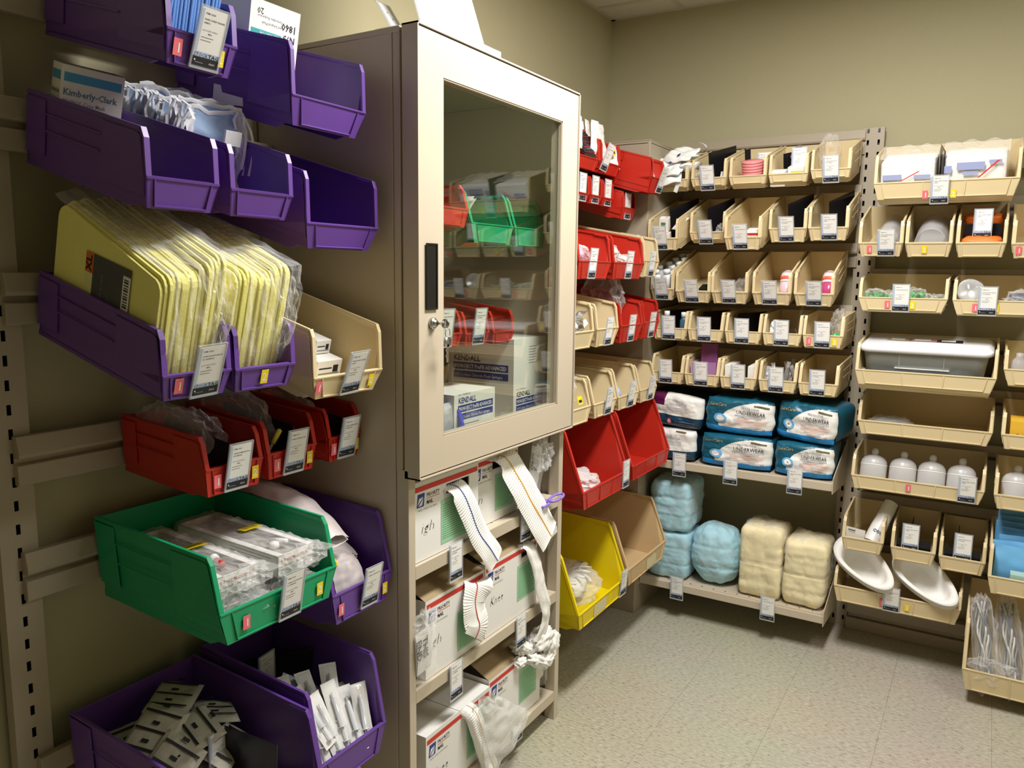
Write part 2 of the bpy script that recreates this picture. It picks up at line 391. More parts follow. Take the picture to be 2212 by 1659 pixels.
# shelves low on the back wall
def wall_shelf(label, ztop):
    t = thing('wall_shelf', label, 'shelf', T(0, 0, 0)); mb = MB()
    y0 = 3.375
    mb.box(-1.325, -.495, y0+.012, 3.715, ztop-.022, ztop, PUTTY); mb.box(-1.325, -.495, y0, y0+.012, ztop-.036, ztop, PUTTY)
    for i in range(15): mb.disc(-1.30+i*.054, y0+.035, .0035, INK, T(0, 0, ztop+.0004), k=8)
    mb.build('board', t, bevel=.003)
    for x in (-.4935, -1.331):
        bb = MB(); bb.prism([(3.370, ztop-.045), (3.715, ztop-.075), (3.715, ztop+.13), (3.70, ztop+.13), (3.372, ztop+.02)], 0, .003, PUTTY,
                            Matrix(((0, 1, 0, x-.0015), (1, 0, 0, 0), (0, 0, 1, 0), (0, 0, 0, 1))))
        bb.build('bracket', t)
    return t
wall_shelf('upper beige metal wall shelf holding packages of underwear', .757)
wall_shelf('lower beige metal wall shelf holding pads and briefs', .178)
# ---------------------------------------------------------------- storage bins
def bin_mesh(L, w, H, lip, ins, ch, m, kf=.3, notch=False):
    """open-front bin: x forward, y across, z up; origin at the back bottom centre"""
    mb = MB(); t = .003; s = max(.018, kf*(H-lip)); hw = w/2; c = min(.012, s*.6)
    prof = [(0, 0), (L-ch, 0), (L, ch), (L+.002, lip), (L-s+c*.25, H-c), (L-s-c*.7, H), (0, H)]
    for sg in (-1, 1):
        a, b_ = sorted((sg*hw, sg*(hw-t)))
        mb.prism(prof, a, b_, m)
        # top rim bead, front flange
        a, b_ = sorted((sg*(hw+.0015), sg*(hw-.006))); mb.box(0, L-s-c*.7, a, b_, H-.003, H+.004, m)
        a, b_ = sorted((sg*hw, sg*(hw-.011)))
        mb.prism([(L-.0035, lip), (L+.0025, lip), (L-s+c*.25+.0025, H-c), (L-s-c*.7+.002, H+.004), (L-s-c*.7-.004, H), (L-s+c*.25-.0035, H-c-.001)], a, b_, m)
        # second inner step of the flange
        a, b_ = sorted((sg*(hw-.003), sg*(hw-.008)))
        mb.prism([(L-s-c*.7-.05, H-.006), (L-s-c*.7-.004, H-.006), (L-s+c*.25-.008, H-c-.004), (L-.010, lip), (L-.003, lip), (L-s+c*.25, H-c), (L-s-c*.7, H), (L-s-c*.7-.05, H)], a, b_, m)
        # outer ribs
        a, b_ = sorted((sg*hw, sg*(hw+.0022)))
        mb.prism([(.64*L, lip*.35), (L-.004, lip*.35), (L-.003, lip), (L-s-c*.2, H-c), (L-s-c, H-.007), (.64*L, H-.007)], a, b_, m)
        mb.prism([(0, lip*.35), (.17*L, lip*.35), (.17*L, H-.007), (0, H-.007)], a, b_, m)
        for v in (.52, .76): mb.box(.17*L, .64*L, a, b_, v*H-.0015, v*H+.0015, m)
        # bottom runner
        a, b_ = sorted((sg*(hw-ins-.002), sg*(hw-.001))); rd = .008 if H < .15 else .014; mb.prism([(-.004, .003), (L-ch-.02, .003), (L-ch-.055, -rd), (-.004, -rd)], max(a, b_-.006) if sg > 0 else a, b_ if sg > 0 else min(b_, a+.006), m)
    mb.box(0, t, -hw, hw, 0, H, m); mb.box(0, L-ch, -hw, hw, 0, t, m)
    mb.box(-.006, 0, -hw+.01, hw-.01, H-.012, H-.006, m)
    lp = [(L-t, max(ch, .0)), (L, ch), (L+.002, lip), (L-t, lip)]
    mb.prism(lp, -hw, hw, m); mb.prism([(L-t-.002, lip-.003), (L+.004, lip-.003), (L+.004, lip+.0015), (L-t-.002, lip+.0015)], -hw, hw, m)
    if ch: mb.prism([(L-ch, 0), (L, ch), (L-t, ch), (L-ch-t, t)], -hw, hw, m)
    fr = ch+.004; kw = hw-ins-.006
    for sg in (-1, 1):
        a, b_ = sorted((sg*kw, sg*(kw-.003))); mb.box(L, L+.0045, a, b_, fr, lip-.004, m)
    mb.box(L, L+.004, -kw, kw, fr, fr+.003, m)
    if w > .35:
        for q in (-kw/3, kw/3): mb.box(L, L+.0045, q-.002, q+.002, fr, lip-.004, m)
    # taper below the lip
    out = []
    for x, y, z in mb.v:
        if z < lip:
            k = 1-(ins/hw)*(1-max(z, 0)/lip)
            if z < .004 and abs(y) > hw*.985 - .002 and False: k = 1
            y *= k
        out.append((x, y, z))
    mb.v = out
    return mb
def sticker(n, M, parent):
    mb = MB(); bg = PINK if n == '1' else YSTK
    mb.box(0, .0004, -.009, .009, 0, .030, bg)
    mb.text(n, 0, .006, .024, WHITE, FX, .0006, align='C', bold=.01)
    v, f = textgeo(n, .0); 
    o = mb.build('number_sticker', parent, M, fixn=False); o['label'] = ('pink sticker reading 1' if n == '1' else 'yellow sticker reading 2'); return o
BINS = {}
COLS = dict(p=PURPLE, r=RED, g=GREEN, b=BEIGE, t=TAN, y=YELLOW)
_STK = {}
def bin_thing(key, side, a0, a1, zb, tilt, L, H, lip, col, label, stk=(), ins=None, ch=0, kf=.3, plane=None, group=None, yaw=0):
    w = a1-a0; mid = (a0+a1)/2; ct, st = math.cos(R(tilt)), math.sin(R(tilt))
    if ins is None: ins = .009 if w < .2 else .018
    zr = zb+L*st
    if side == 'L': M = T(-1.678 if plane is None else plane, mid, zr) @ RZ(yaw) @ RY(tilt)
    else: M = T(mid, 3.718 if plane is None else plane, zr) @ RZ(-90+yaw) @ RY(tilt)
    t = thing('storage_bin', label, 'storage bin', M, group)
    bin_mesh(L, w-.004, H, lip, ins, ch, COLS[col], kf).build('tub', t, bevel=.0012)
    for n, fr in stk: sticker(n, T(L+.0045, (fr-.5)*w, lip*.28), t)
    BINS[key] = dict(M=M, L=L, w=w, H=H, lip=lip, t=t, side=side, label=label)
    return t

# ---------------------------------------------------------------- stock tags
TAGTEXT = [('ITEM: 00294', 'GOWNS, ISOLATION YELLOW', 'XL UNIVERSAL'), ('ITEM: 00281', 'DRAPES, PATIENT TRANSFER', 'SHEETS'), ('ITEM: 00361', 'SYRINGE ADMINISTRATION', 'SET NEEDLES'), ('ITEM: 00517', 'TUBING EXTENSION SET', '')]
TAGPROTO = []
for ta in TAGTEXT:
    r_ = empty('stock_tag'); mb = MB()
    w2 = .0315
    mb.box(-.002, .0, -w2, w2, 0, .112, SLEEVE); mb.box(0, .0022, -w2, -w2+.003, 0, .112, SLEEVE); mb.box(0, .0022, w2-.003, w2, 0, .112, SLEEVE); mb.box(0, .0022, -w2, w2, 0, .004, SLEEVE)
    mb.build('sleeve', r_, fixn=False)
    c = MB(); c.box(.0003, .0007, -.028, .028, .006, .108, WHITE)
    c.quad(-.028, .028, .006, .022, INK, FX, .0009); c.quad(-.028, .028, .022, .031, LBLUE, FX, .0009); c.quad(-.028, -.022, .031, .106, LBLUE, FX, .0009)
    c.text('STOCK', -.0265, .0225, .0095, BLUEINK, FX, .0011, fit=.030); c.text('TAG', .004, .0225, .0095, INK, FX, .0011, fit=.0225, bold=.02)
    c.disc(-.0225, .0155, .0017, WHITE, FX, .0011, k=8); c.quad(-.021, -.004, .011, .0125, GREYINK, FX, .0011); c.text('chart', .008, .0115, .006, WHITE, FX, .0011)
    c.text(ta[0], -.019, .097, .0042, INK, FX, .0009, bold=.01); c.text(ta[1], -.019, .087, .0040, INK, FX, .0009, fit=.043, bold=.01)
    if ta[2]: c.text(ta[2], -.019, .081, .0040, INK, FX, .0009, bold=.01)
    c.text('ACCOUNT SUPPLY', -.019, .068, .0038, GREYINK, FX, .0009, bold=.01); c.text('MAX', -.006, .0625, .0038, INK, FX, .0009, bold=.01)
    for z, w in ((.0565, .026), (.051, .022)): c.quad(-.019, -.019+w, z, z+.0012, GREYINK, FX, .0009)
    c.build('card', r_, fixn=False); TAGPROTO.append(r_)
_ti = [0]; _used = set()
def stock_tag(M, label, group=None, k=None):
    k = (_ti[0] % 4) if k is None else k; _ti[0] += 1
    if k not in _used: o = TAGPROTO[k]; _used.add(k); o.matrix_world = M
    else: o = copy_tree(TAGPROTO[k], None, M)
    tag(o, label, 'stock tag', group); return o
def bin_tag(key, fr, label, up=.003, lean=8, off=.006, k=None, back=0, slant=0):
    B = BINS[key]; return stock_tag(B['M'] @ T(B['L']+off-back, (fr-.5)*B['w'], up) @ RX(slant) @ RY(lean), label, 'stock tags clipped to bins and shelves', k)
S12 = lambda a, b: (('1', a), ('2', b))
# rails first
GR = 'slotted bin rails on the left wall'; GB = 'slotted bin rails on the back wall'
for nm, z in (('behind the purple bin of blue sheets', 2.10), ('behind the purple bin with the tissue box', 1.835), ('behind the yellow gown bins', 1.49),
              ('behind the three small red bins left of the cabinet', 1.155), ('behind the green bin', .905), ('behind the bottom purple bins', .44)):
    rail('grey metal bin rail '+nm, T(-1.678+.006, 1.163, z+.05), .70, GR)
for nm, z in (('holding the red bins heaped with packets', 2.12), ('holding the four narrow tagged red bins', 1.975), ('holding the two wide red bins and a beige bin', 1.68),
              ('holding two beige and two red bins right of the cabinet', 1.43), ('holding the row of four beige bins', 1.115), ('holding the two big empty red bins', .84), ('holding the big yellow and tan bins', .39)):
    rail('grey metal bin rail '+nm, T(-1.684, 2.90, z+.05), .86, GR)
for nm, z in (('at the top of the left section', 2.13), ('second from the top in the left section', 1.90), ('of the row with pink bottles', 1.65), ('of the row with blue bottles', 1.38), ('of the row above the underwear packages', 1.185)):
    rail('grey metal bin rail '+nm, T(-.915, 3.724, z+.05) @ RZ(-90), .80, GB)
for nm, z in (('behind the wide bin of white wipes', 2.04), ('behind the bin of orange packs', 1.83), ('behind the bin of green tubing', 1.54), ('behind the lidded box', 1.26),
              ('behind the nearly empty wide bin', 1.05), ('behind the bin of domed bottles', .82), ('behind the three lowest narrow bins', .55), ('behind the bin of white collars', .32)):
    rail('grey metal bin rail '+nm, T(.17, 3.724, z+.05) @ RZ(-90), 1.24, GB)
GBIN = 'small beige bins on the back wall'
def lb(*a, **k): return bin_thing(a[0], 'L', *a[1:], **k)
def bb(*a, **k): return bin_thing(a[0], 'B', *a[1:], **k)
# key, lip left, lip right, front-bottom z, tilt, L, H, lip, colour, label, stickers
lb('L1a', .917, 1.073, 1.967, 16, .395, .128, .060, 'p', 'purple bin of folded blue sheets, topmost on the left wall', S12(.17, .75), ch=0)
lb('L1b', 1.205, 1.436, 1.907, 16, .395, .160, .062, 'p', 'purple bin at top left with a white carton standing in it')
lb('L2a', .863, 1.020, 1.708, 16, .395, .132, .056, 'p', 'purple bin with a white and teal tissue box near the left edge')
lb('L2b', 1.043, 1.207, 1.706, 16, .395, .130, .054, 'p', 'narrow purple bin with a loose white mask tie, centre of its row')
lb('L2c', 1.240, 1.476, 1.650, 16, .395, .158, .057, 'p', 'wide empty purple bin hanging right beside the cabinet')
lb('L3a', .862, 1.017, 1.360, 15.5, .415, .126, .050, 'p', 'purple bin of yellow gowns with a large stock tag', (('1', .24),))
lb('L3b', 1.022, 1.183, 1.357, 15.5, .415, .126, .050, 'p', 'purple bin of yellow gowns marked 2 and without a tag', (('2', .48),))
lb('L3c', 1.231, 1.464, 1.314, 15.5, .415, .152, .053, 'b', 'beige bin of long white cartons beside the yellow gowns', S12(.09, .83))
lb('L4a', 1.033, 1.190, 1.119, 5, .29, .126, .062, 'r', 'small red bin with clear bag, left of three under the gowns', S12(.2, .84))
lb('L4b', 1.198, 1.356, 1.121, 5, .29, .130, .062, 'r', 'small red bin holding a yellow capped tube, under the gowns', S12(.2, .84))
lb('L4c', 1.393, 1.551-.037, 1.124, 5, .29, .130, .062, 'r', 'small red bin touching the cabinet side, right of three', S12(.17, .84))
lb('L5a', .955, 1.283, .848, 3, .42, .180, .072, 'g', 'large green bin of shrink-wrapped tubing kits', S12(.2, .83), ins=.02)
lb('L5b', 1.385, 1.511, .754, 3, .395, .225, .078, 'p', 'tall purple bin of paper pouches beside the green bin', S12(.14, .86), kf=.28) if False else \
lb('L5b', 1.290, 1.511, .754, 3, .395, .225, .078, 'p', 'tall purple bin of paper pouches beside the green bin', S12(.14, .86), kf=.28)
lb('L6a', .870, 1.19, .36, 3, .46, .24, .08, 'p', 'big purple bin of dark-striped foil packets at bottom left', kf=.28, ins=.02)
lb('L6b', 1.210, 1.452, .366, 3, .42, .25, .078, 'p', 'purple bin full of wrapped syringes at bottom left', kf=.26, ins=.02)
# left wall beyond the cabinet
lb('C1a', 2.745, 2.955, 2.010, 16, .28, .125, .050, 'r', 'red bin of dark cartridges on the highest row past the cabinet', group=None)
lb('C1b', 2.965, 3.160, 2.010, 16, .28, .125, .050, 'r', 'red bin heaped with white packets and a yellow label')
lb('C1c', 3.172, 3.314, 1.943, 16, .42, .140, .070, 'r', 'red bin jutting out furthest at the end of the top row')
lb('C2a', 2.800, 2.915, 1.887, 16, .26, .100, .036, 'r', 'narrow red bin nearest the cabinet in the second row')
lb('C2b', 2.922, 3.037, 1.887, 16, .26, .100, .036, 'r', 'narrow red bin with a black divider, second from the cabinet')
lb('C2c', 3.044, 3.150, 1.886, 16, .26, .100, .036, 'r', 'narrow red bin with a tag, third from the cabinet')
lb('C2d', 3.160, 3.300, 1.838, 16, .30, .110, .052, 'r', 'red bin hanging lowest at the end of the narrow row')
lb('C3a', 2.500, 2.780, 1.583, 10, .42, .160, .066, 'r', 'wide red bin right behind the glass door edge')
lb('C3b', 2.802, 3.111, 1.583, 10, .42, .160, .066, 'r', 'wide red bin with crumpled plastic bags')
lb('C3c', 3.118, 3.283, 1.592, 10, .42, .160, .070, 'b', 'beige bin beside the two wide red bins')
lb('C4a', 2.450, 2.645, 1.329, 10, .42, .158, .066, 'b', 'beige bin heaped with foil packets right of the cabinet')
lb('C4b', 2.665, 2.868, 1.327, 10, .42, .158, .070, 'b', 'beige bin with a tag, next to the heaped foil packets')
lb('C4c', 2.888, 3.119, 1.327, 10, .42, .155, .072, 'r', 'red bin holding a tall clear plastic bag')
lb('C4d', 3.130, 3.312, 1.330, 10, .42, .155, .072, 'r', 'red bin at the end of the row near the corner')
lb('C5a', 2.440, 2.640, 1.052, 3, .42, .155, .060, 'b', 'beige bin of clear packets with a yellow label, nearest the cabinet')
lb('C5b', 2.660, 2.876, 1.053, 3, .42, .160, .056, 'b', 'second beige bin from the cabinet in the four-bin row')
lb('C5c', 2.888, 3.110, 1.052, 3, .42, .166, .056, 'b', 'third beige bin from the cabinet with a blue packet inside')
lb('C5d', 3.122, 3.322, 1.052, 3, .42, .160, .056, 'b', 'fourth beige bin from the cabinet, in the far corner')
lb('C6a', 2.440, 2.856, .758, 3, .49, .285, .068, 'r', 'big red bin with a clear bag, right of the cabinet', ins=.022, kf=.42)
lb('C6b', 2.892, 3.328, .766, 3, .49, .275, .063, 'r', 'big empty red bin near the corner', ins=.022, kf=.42)
lb('C7a', 2.431, 2.876, .304, 3, .49, .275, .066, 'y', 'big bright yellow bin low on the left wall', ins=.022, kf=.42)
lb('C7b', 2.884, 3.330, .318, 3, .49, .262, .076, 't', 'big empty tan bin low in the corner', ins=.022, kf=.42)
# bins inside the glass cabinet
lb('G1', 1.640, 1.887, 1.728, 0, .36, .118, .052, 'r', 'red bin behind the glass on the upper rail', plane=-1.66)
lb('G2', 1.897, 2.132, 1.688, 0, .36, .152, .057, 'g', 'green bin with white packets behind the glass', plane=-1.66)
lb('G3', 2.139, 2.338, 1.685, 0, .36, .150, .060, 'g', 'empty green bin behind the glass', plane=-1.66)
lb('G4', 1.700, 1.868, 1.388, 8, .35, .098, .040, 'r', 'small tagged red bin behind the glass, lower left', plane=-1.66)
lb('G5', 1.880, 2.015, 1.385, 8, .35, .096, .038, 'r', 'small tagged red bin behind the glass, middle', plane=-1.66)
lb('G6', 2.030, 2.163, 1.382, 8, .35, .096, .038, 'r', 'small untagged red bin behind the glass above the carton', plane=-1.66)
rail('metal rail inside the cabinet behind the green bins', T(-1.668, 1.94, 1.80), .8, GR); rail('metal rail inside the cabinet behind the small red bins', T(-1.668, 1.94, 1.50), .8, GR)
# back wall, left section
X5 = [(-1.328, -1.185), (-1.172, -1.015), (-1.004, -.846), (-.838, -.680), (-.671, -.517)]
TXT1 = ['beige bin overflowing with folded white gloves in the top row', 'beige top row bin with a slanted black divider', 'beige top row bin of stacked pink rolls', 'beige top row bin of yellow labelled cartons', 'beige top row bin with a frosty bag, beside the upright']
for i, (x0, x1) in enumerate(X5): bb('b1_%d' % (i+1), x0, x1, 1.988+(.009 if i == 4 else 0)-.02, 16, .29, .128, .058, 'b', TXT1[i], ch=.022, group=GBIN)
bb('b2_1', -1.328, -1.185, 1.711, 18, .39, .128, .054, 'b', 'beige bin with two tiny white cartons standing up', group=GBIN)
bb('b2_2', -1.168, -1.008, 1.738, 18, .29, .134, .056, 'b', 'beige bin set back in the second row with a black divider', ch=.02, group=GBIN)
bb('b2_3', -.985, -.830, 1.711, 18, .39, .130, .054, 'b', 'beige bin with a red striped carton in the second row', group=GBIN)
bb('b2_4', -.825, -.671, 1.744, 18, .29, .130, .060, 'b', 'beige bin with a black divider, fourth in the second row', group=GBIN)
bb('b2_5', -.667, -.511, 1.749, 18, .29, .130, .055, 'b', 'beige bin beside the double upright in the second row', group=GBIN)
B3 = [(-1.328, -1.217, 'beige bin of white capped bottles in the third row', 1.490), (-1.210, -1.050, 'beige third row bin with a black and white packet', 1.482), (-1.048, -.888, 'beige third row bin, empty but for a hazy bag', 1.482),
      (-.871, -.709, 'beige third row bin with a pale pink bottle', 1.482), (-.700, -.543, 'beige third row bin with a magenta bottle', 1.482)]
for i, (x0, x1, s, z) in enumerate(B3): bb('b3_%d' % (i+1), x0, x1, z, 19, .33, .130, .054, 'b', s, group=GBIN)
B4 = ['beige fourth row bin with two small white capped bottles', 'beige fourth row bin, second from the corner', 'beige fourth row bin, middle one with dark contents', 'beige fourth row bin of white cloth and foil', 'beige fourth row bin marked 1 and 2 with a clear bag']
X4 = [(-1.311, -1.151), (-1.148, -.988), (-.981, -.824), (-.819, -.659), (-.656, -.497)]
for i, (x0, x1) in enumerate(X4): bb('b4_%d' % (i+1), x0, x1, 1.309, 3, .32, .128, .056, 'b', B4[i], S12(.17, .8) if i == 4 else (), group=GBIN, ch=.006)
B5 = ['empty beige bin at the corner end of the fifth row', 'beige fifth row bin with a purple packet', 'beige fifth row bin with two white cartons', 'beige fifth row bin of shiny silver wrappers', 'empty beige bin beside the upright in the fifth row']
X5b = [(-1.303, -1.149), (-1.144, -.987), (-.984, -.826), (-.818, -.661), (-.655, -.499)]
for i, (x0, x1) in enumerate(X5b): bb('b5_%d' % (i+1), x0, x1, 1.114, 3, .35, .126, .054, 'b', B5[i], group=GBIN, ch=.006)
# back wall, right section
bb('r1', -.430, .056, 1.880, 16, .29, .185, .090, 'b', 'extra wide beige bin of wrapped white wipes at top right', S12(.375, .57), ch=.025, ins=.02)
bb('r2_1', -.471, -.309, 1.685, 18, .29, .130, .056, 'b', 'beige bin with a domed clear package marked 1', (('1', .26),), group=GBIN)
bb('r2_2', -.303, -.141, 1.683, 18, .29, .130, .056, 'b', 'beige bin with a domed clear package marked 2', (('2', .42),), group=GBIN)
bb('r2_3', -.131, .033, 1.682, 18, .29, .130, .056, 'b', 'beige bin of bright orange packs', group=GBIN)
bb('r2_4', .047, .211, 1.678, 18, .29, .130, .056, 'b', 'beige bin cut by the right frame edge next to orange packs', (('1', .15),), group=GBIN)
bb('r3_1', -.456, -.139, 1.466, 5, .29, .128, .058, 'b', 'wide beige bin of green tubing', S12(.34, .62), ch=.006)
bb('r3_2', -.125, .195, 1.462, 5, .29, .130, .060, 'b', 'wide beige bin with a round clear foil dish', S12(.24, .45), ch=.006)
bb('r4a', -.442, .044, 1.158, 5, .34, .178, .080, 'b', 'extra wide beige bin carrying a lidded clear box', ch=.022, ins=.02)
bb('r4b', .062, .40, 1.205, 5, .29, .13, .066, 'b', 'beige bin of clear bottles right of the lidded box', ch=.006)
bb('r5a', -.425, .049, .970, 5, .29, .130, .056, 'b', 'extra wide beige bin nearly empty under the lidded box', ins=.015)
bb('r5b', .075, .40, .969, 5, .29, .130, .056, 'b', 'beige bin with a yellow carton at the right edge', ins=.012)
bb('r6a', -.434, .042, .739, 5, .29, .132, .056, 'b', 'extra wide beige bin of four domed bottles', (('1', .45),), ins=.015)
bb('r6b', .071, .40, .736, 5, .29, .130, .056, 'b', 'beige bin with one domed bottle at the right edge', ins=.012)
bb('r7_1', -.452, -.292, .472, 5, .29, .130, .054, 'b', 'beige bin with a rolled white bag, low on the right', group=GBIN)
bb('r7_2', -.266, -.103, .465, 5, .29, .128, .054, 'b', 'beige bin with a black divider and tag, lower middle right', group=GBIN)
bb('r7_3', -.093, .068, .459, 5, .29, .126, .056, 'b', 'beige bin with a black divider and tag beside the blue pads', group=GBIN)
bb('r7b', .076, .42, .421, 5, .35, .180, .068, 'b', 'beige bin of light blue pads at the right edge', (('1', .38),), ins=.014)
bb('r8', -.470, .002, .240, 5, .29, .13, .070, 'b', 'extra wide beige bin of curved white collars near the floor', S12(.40, .60), ins=.015)
bb('r9', .022, .46, .062, 5, .45, .26, .084, 'b', 'deep beige bin of clear tubing bags, lowest at right', ins=.015)

# ---- tags
TG = [('L1a', .53, 'stock tag on the topmost purple bin of blue sheets', 1, 0, .004), ('L3a', .60, 'large stock tag between stickers 1 and the yellow gowns', 0, 3, .002), ('L3c', .52, 'stock tag on the beige bin beside the yellow gowns', 1, 2, .004),
      ('L4a', .50, 'stock tag on the left one of the three small red bins', 2, 0, .004), ('L4b', .50, 'stock tag on the red bin with the yellow capped tube', 3, 0, .004), ('L4c', .52, 'stock tag on the small red bin touching the cabinet', 2, 0, .004),
      ('L5a', .55, 'stock tag on the large green bin', 0, 0, .002), ('L5b', .58, 'stock tag on the tall purple bin beside the green bin', 3, 0, .012)]
for k, fr, s, n, sl, up in TG: bin_tag(k, fr, s, k=n, slant=sl, up=up)
for k, fr, s in (('C2a', .5, 'stock tag on the narrow red bin nearest the cabinet edge'), ('C2b', .45, 'stock tag on the second narrow red bin'), ('C2c', .5, 'stock tag on the third narrow red bin'), ('C2d', .45, 'stock tag on the lowest hanging narrow red bin'),
                 ('C3a', .42, 'stock tag on the wide red bin next to the door hinge'), ('C3b', .50, 'stock tag on the wide red bin of plastic bags'), ('C3c', .5, 'stock tag on the beige bin beside the wide red bins'),
                 ('C4b', .55, 'stock tag on the beige bin next to the foil packets'), ('C4c', .50, 'stock tag on the red bin with the tall clear bag'), ('C4d', .55, 'stock tag on the corner red bin in the fourth row'),
                 ('C5b', .57, 'stock tag on the second beige bin of the four-bin row'), ('C5c', .55, 'stock tag on the third beige bin of the four-bin row'), ('C5d', .55, 'stock tag on the fourth beige bin of the four-bin row'),
                 ('C6a', .93, 'stock tag at the right end of the big red bin'), ('C7a', .90, 'stock tag at the right end of the big yellow bin'),
                 ('G4', .48, 'stock tag behind the glass on the left small red bin'), ('G5', .50, 'stock tag behind the glass on the middle small red bin')):
    bin_tag(k, fr, s, lean=dict(C2=-14, C3=-3, C4=-3, C5=5, C6=-2, C7=2, G4=0, G5=0)[k[:2]])
bin_tag('C1b', .15, 'slanted stock tag leaning between the heaped packets', slant=-6, up=.012, lean=4); bin_tag('C1c', .70, 'slanted stock tag on the red bin at the end of the top row', slant=0, up=.01, lean=4)
for k, fr, s in (('b1_2', .49, 'stock tag on the top row bin with the slanted divider'), ('b1_5', .52, 'stock tag on the top row bin beside the upright'),
                 ('b2_1', .45, 'stock tag left of the two tiny white cartons'), ('b2_2', .47, 'stock tag on the set back second row bin'), ('b2_3', .46, 'stock tag on the bin with the red striped carton'),
                 ('b2_4', .49, 'stock tag on the fourth bin of the second row'), ('b2_5', .54, 'stock tag on the second row bin beside the upright'),
                 ('b3_1', .5, 'stock tag in front of the white capped bottles'), ('b3_2', .49, 'stock tag beside the black and white packet'), ('b3_3', .51, 'stock tag on the third row middle bin'),
                 ('b3_4', .47, 'stock tag beside the pale pink bottle'), ('b3_5', .52, 'stock tag beside the magenta bottle'),
                 ('b4_1', .49, 'stock tag between the two small white capped bottles'), ('b4_2', .49, 'stock tag on the second bin of the fourth row'), ('b4_3', .49, 'stock tag on the middle bin of the fourth row'),
                 ('b4_4', .50, 'stock tag on the fourth row bin with white cloth'), ('b4_5', .50, 'stock tag between stickers 1 and 2 in the fourth row'),
                 ('b5_1', .49, 'stock tag on the corner end bin of the fifth row'), ('b5_2', .50, 'stock tag in front of the purple packet'), ('b5_3', .52, 'stock tag between the two white cartons'),
                 ('b5_4', .48, 'stock tag in front of the silver wrappers'), ('b5_5', .49, 'stock tag on the fifth row bin beside the upright'),
                 ('r1', .475, 'stock tag on the extra wide bin of white wipes'), ('r2_1', .63, 'stock tag in front of the first domed clear package'), ('r3_1', .49, 'stock tag on the wide bin of green tubing'),
                 ('r3_2', .36, 'stock tag beside the round clear foil dish'), ('r6a', .875, 'stock tag in front of the fourth domed bottle'), ('r8', .475, 'stock tag between the two stacks of white collars')):
    bin_tag(k, fr, s, lean=6)
def inbin(k, u=0, y=0, v=0): return BINS[k]['M'] @ T(u, y, v)
stock_tag(inbin('b1_3', .14, .028, .02) @ RY(-16), 'stock tag standing behind the stacked pink rolls', 'stock tags clipped to bins and shelves')
stock_tag(inbin('b1_4', .23, .03, .04) @ RY(-10), 'stock tag propped inside the bin of yellow labelled cartons', 'stock tags clipped to bins and shelves')
stock_tag(inbin('r7_2', .285, -.012, .045) @ RY(-4), 'stock tag on a black divider, left of two low on the right', 'stock tags clipped to bins and shelves')
stock_tag(inbin('r7_3', .285, .0, .045) @ RY(-4), 'stock tag on a black divider, right one beside the blue pads', 'stock tags clipped to bins and shelves')
stock_tag(inbin('L6a', .27, .025, .095) @ RY(-3) @ RZ(10), 'dim stock tag deep inside the bottom left purple bin', 'stock tags clipped to bins and shelves')
stock_tag(inbin('L6b', .13, -.015, .115) @ RY(-3) @ RZ(10), 'dim stock tag at the back of the syringe bin', 'stock tags clipped to bins and shelves')
stock_tag(inbin('r2_3', .235, .0, .055) @ RY(-14), 'stock tag lying between the bright orange packs', 'stock tags clipped to bins and shelves')
# tags clipped to the cabinet shelves and the wall shelves
for y, z, s in ((1.718, .742, 'stock tag on the upper cabinet shelf, below the blue-striped bandage'), (2.105, .748, 'stock tag on the upper cabinet shelf, below the yellow-striped bandage'),
                (1.72, .385, 'stock tag on the middle cabinet shelf, left one'), (2.085, .388, 'stock tag on the middle cabinet shelf, right one'), (2.07, .06, 'stock tag at the lowest cabinet shelf behind the plastic bag')):
    stock_tag(T(-1.221, y, z), s, 'stock tags clipped to bins and shelves')
for x, z, s in ((-1.148, .692, 'stock tag on the upper wall shelf, left of three'), (-.915, .690, 'stock tag on the upper wall shelf, middle of three'), (-.643, .690, 'stock tag on the upper wall shelf, right of three'),
                (-1.135, .105, 'stock tag on the lower wall shelf under the blue pads'), (-.722, .105, 'stock tag on the lower wall shelf under the briefs')):
    stock_tag(T(x, 3.366, z) @ RZ(-90) @ RY(3), s, 'stock tags clipped to bins and shelves')
# ---------------------------------------------------------------- small builders
rnd = random.Random(5)
def one(mb, name, label, cat, M, group=None, **k):
    o = mb.build(name, None, M, **k); tag(o, label, cat, group); return o
CARD = mat('carton_white', 'ecebe7', .6); CARDG = mat('carton_grey', 'cfcfcf', .6); KRAFT = mat('kraft_card', 'a58f6c', .8)
def packet(label, M, w, h, t=.012, m=None, group=None, seed=None, cr=.003, cat='packet', name='sealed_packet', prints=None, n=12):
    seed = rnd.random()*50 if seed is None else seed
    mb = MB().pillow(w, h, t, m or PAPER, seed=seed, cr=cr, nu=n, nv=n)
    if prints: prints(mb)
    return one(mb, name, label, cat, M, group)
def divider(k, u, y, v, yaw=0, L=.2, H=.11, lab='', tilt=0):
    mb = MB().box(-L/2, L/2, -.0015, .0015, 0, H, DARK)
    return one(mb, 'bin_divider', lab, 'divider', inbin(k, u, y, v) @ RZ(yaw) @ RY(tilt), 'black plastic bin dividers')
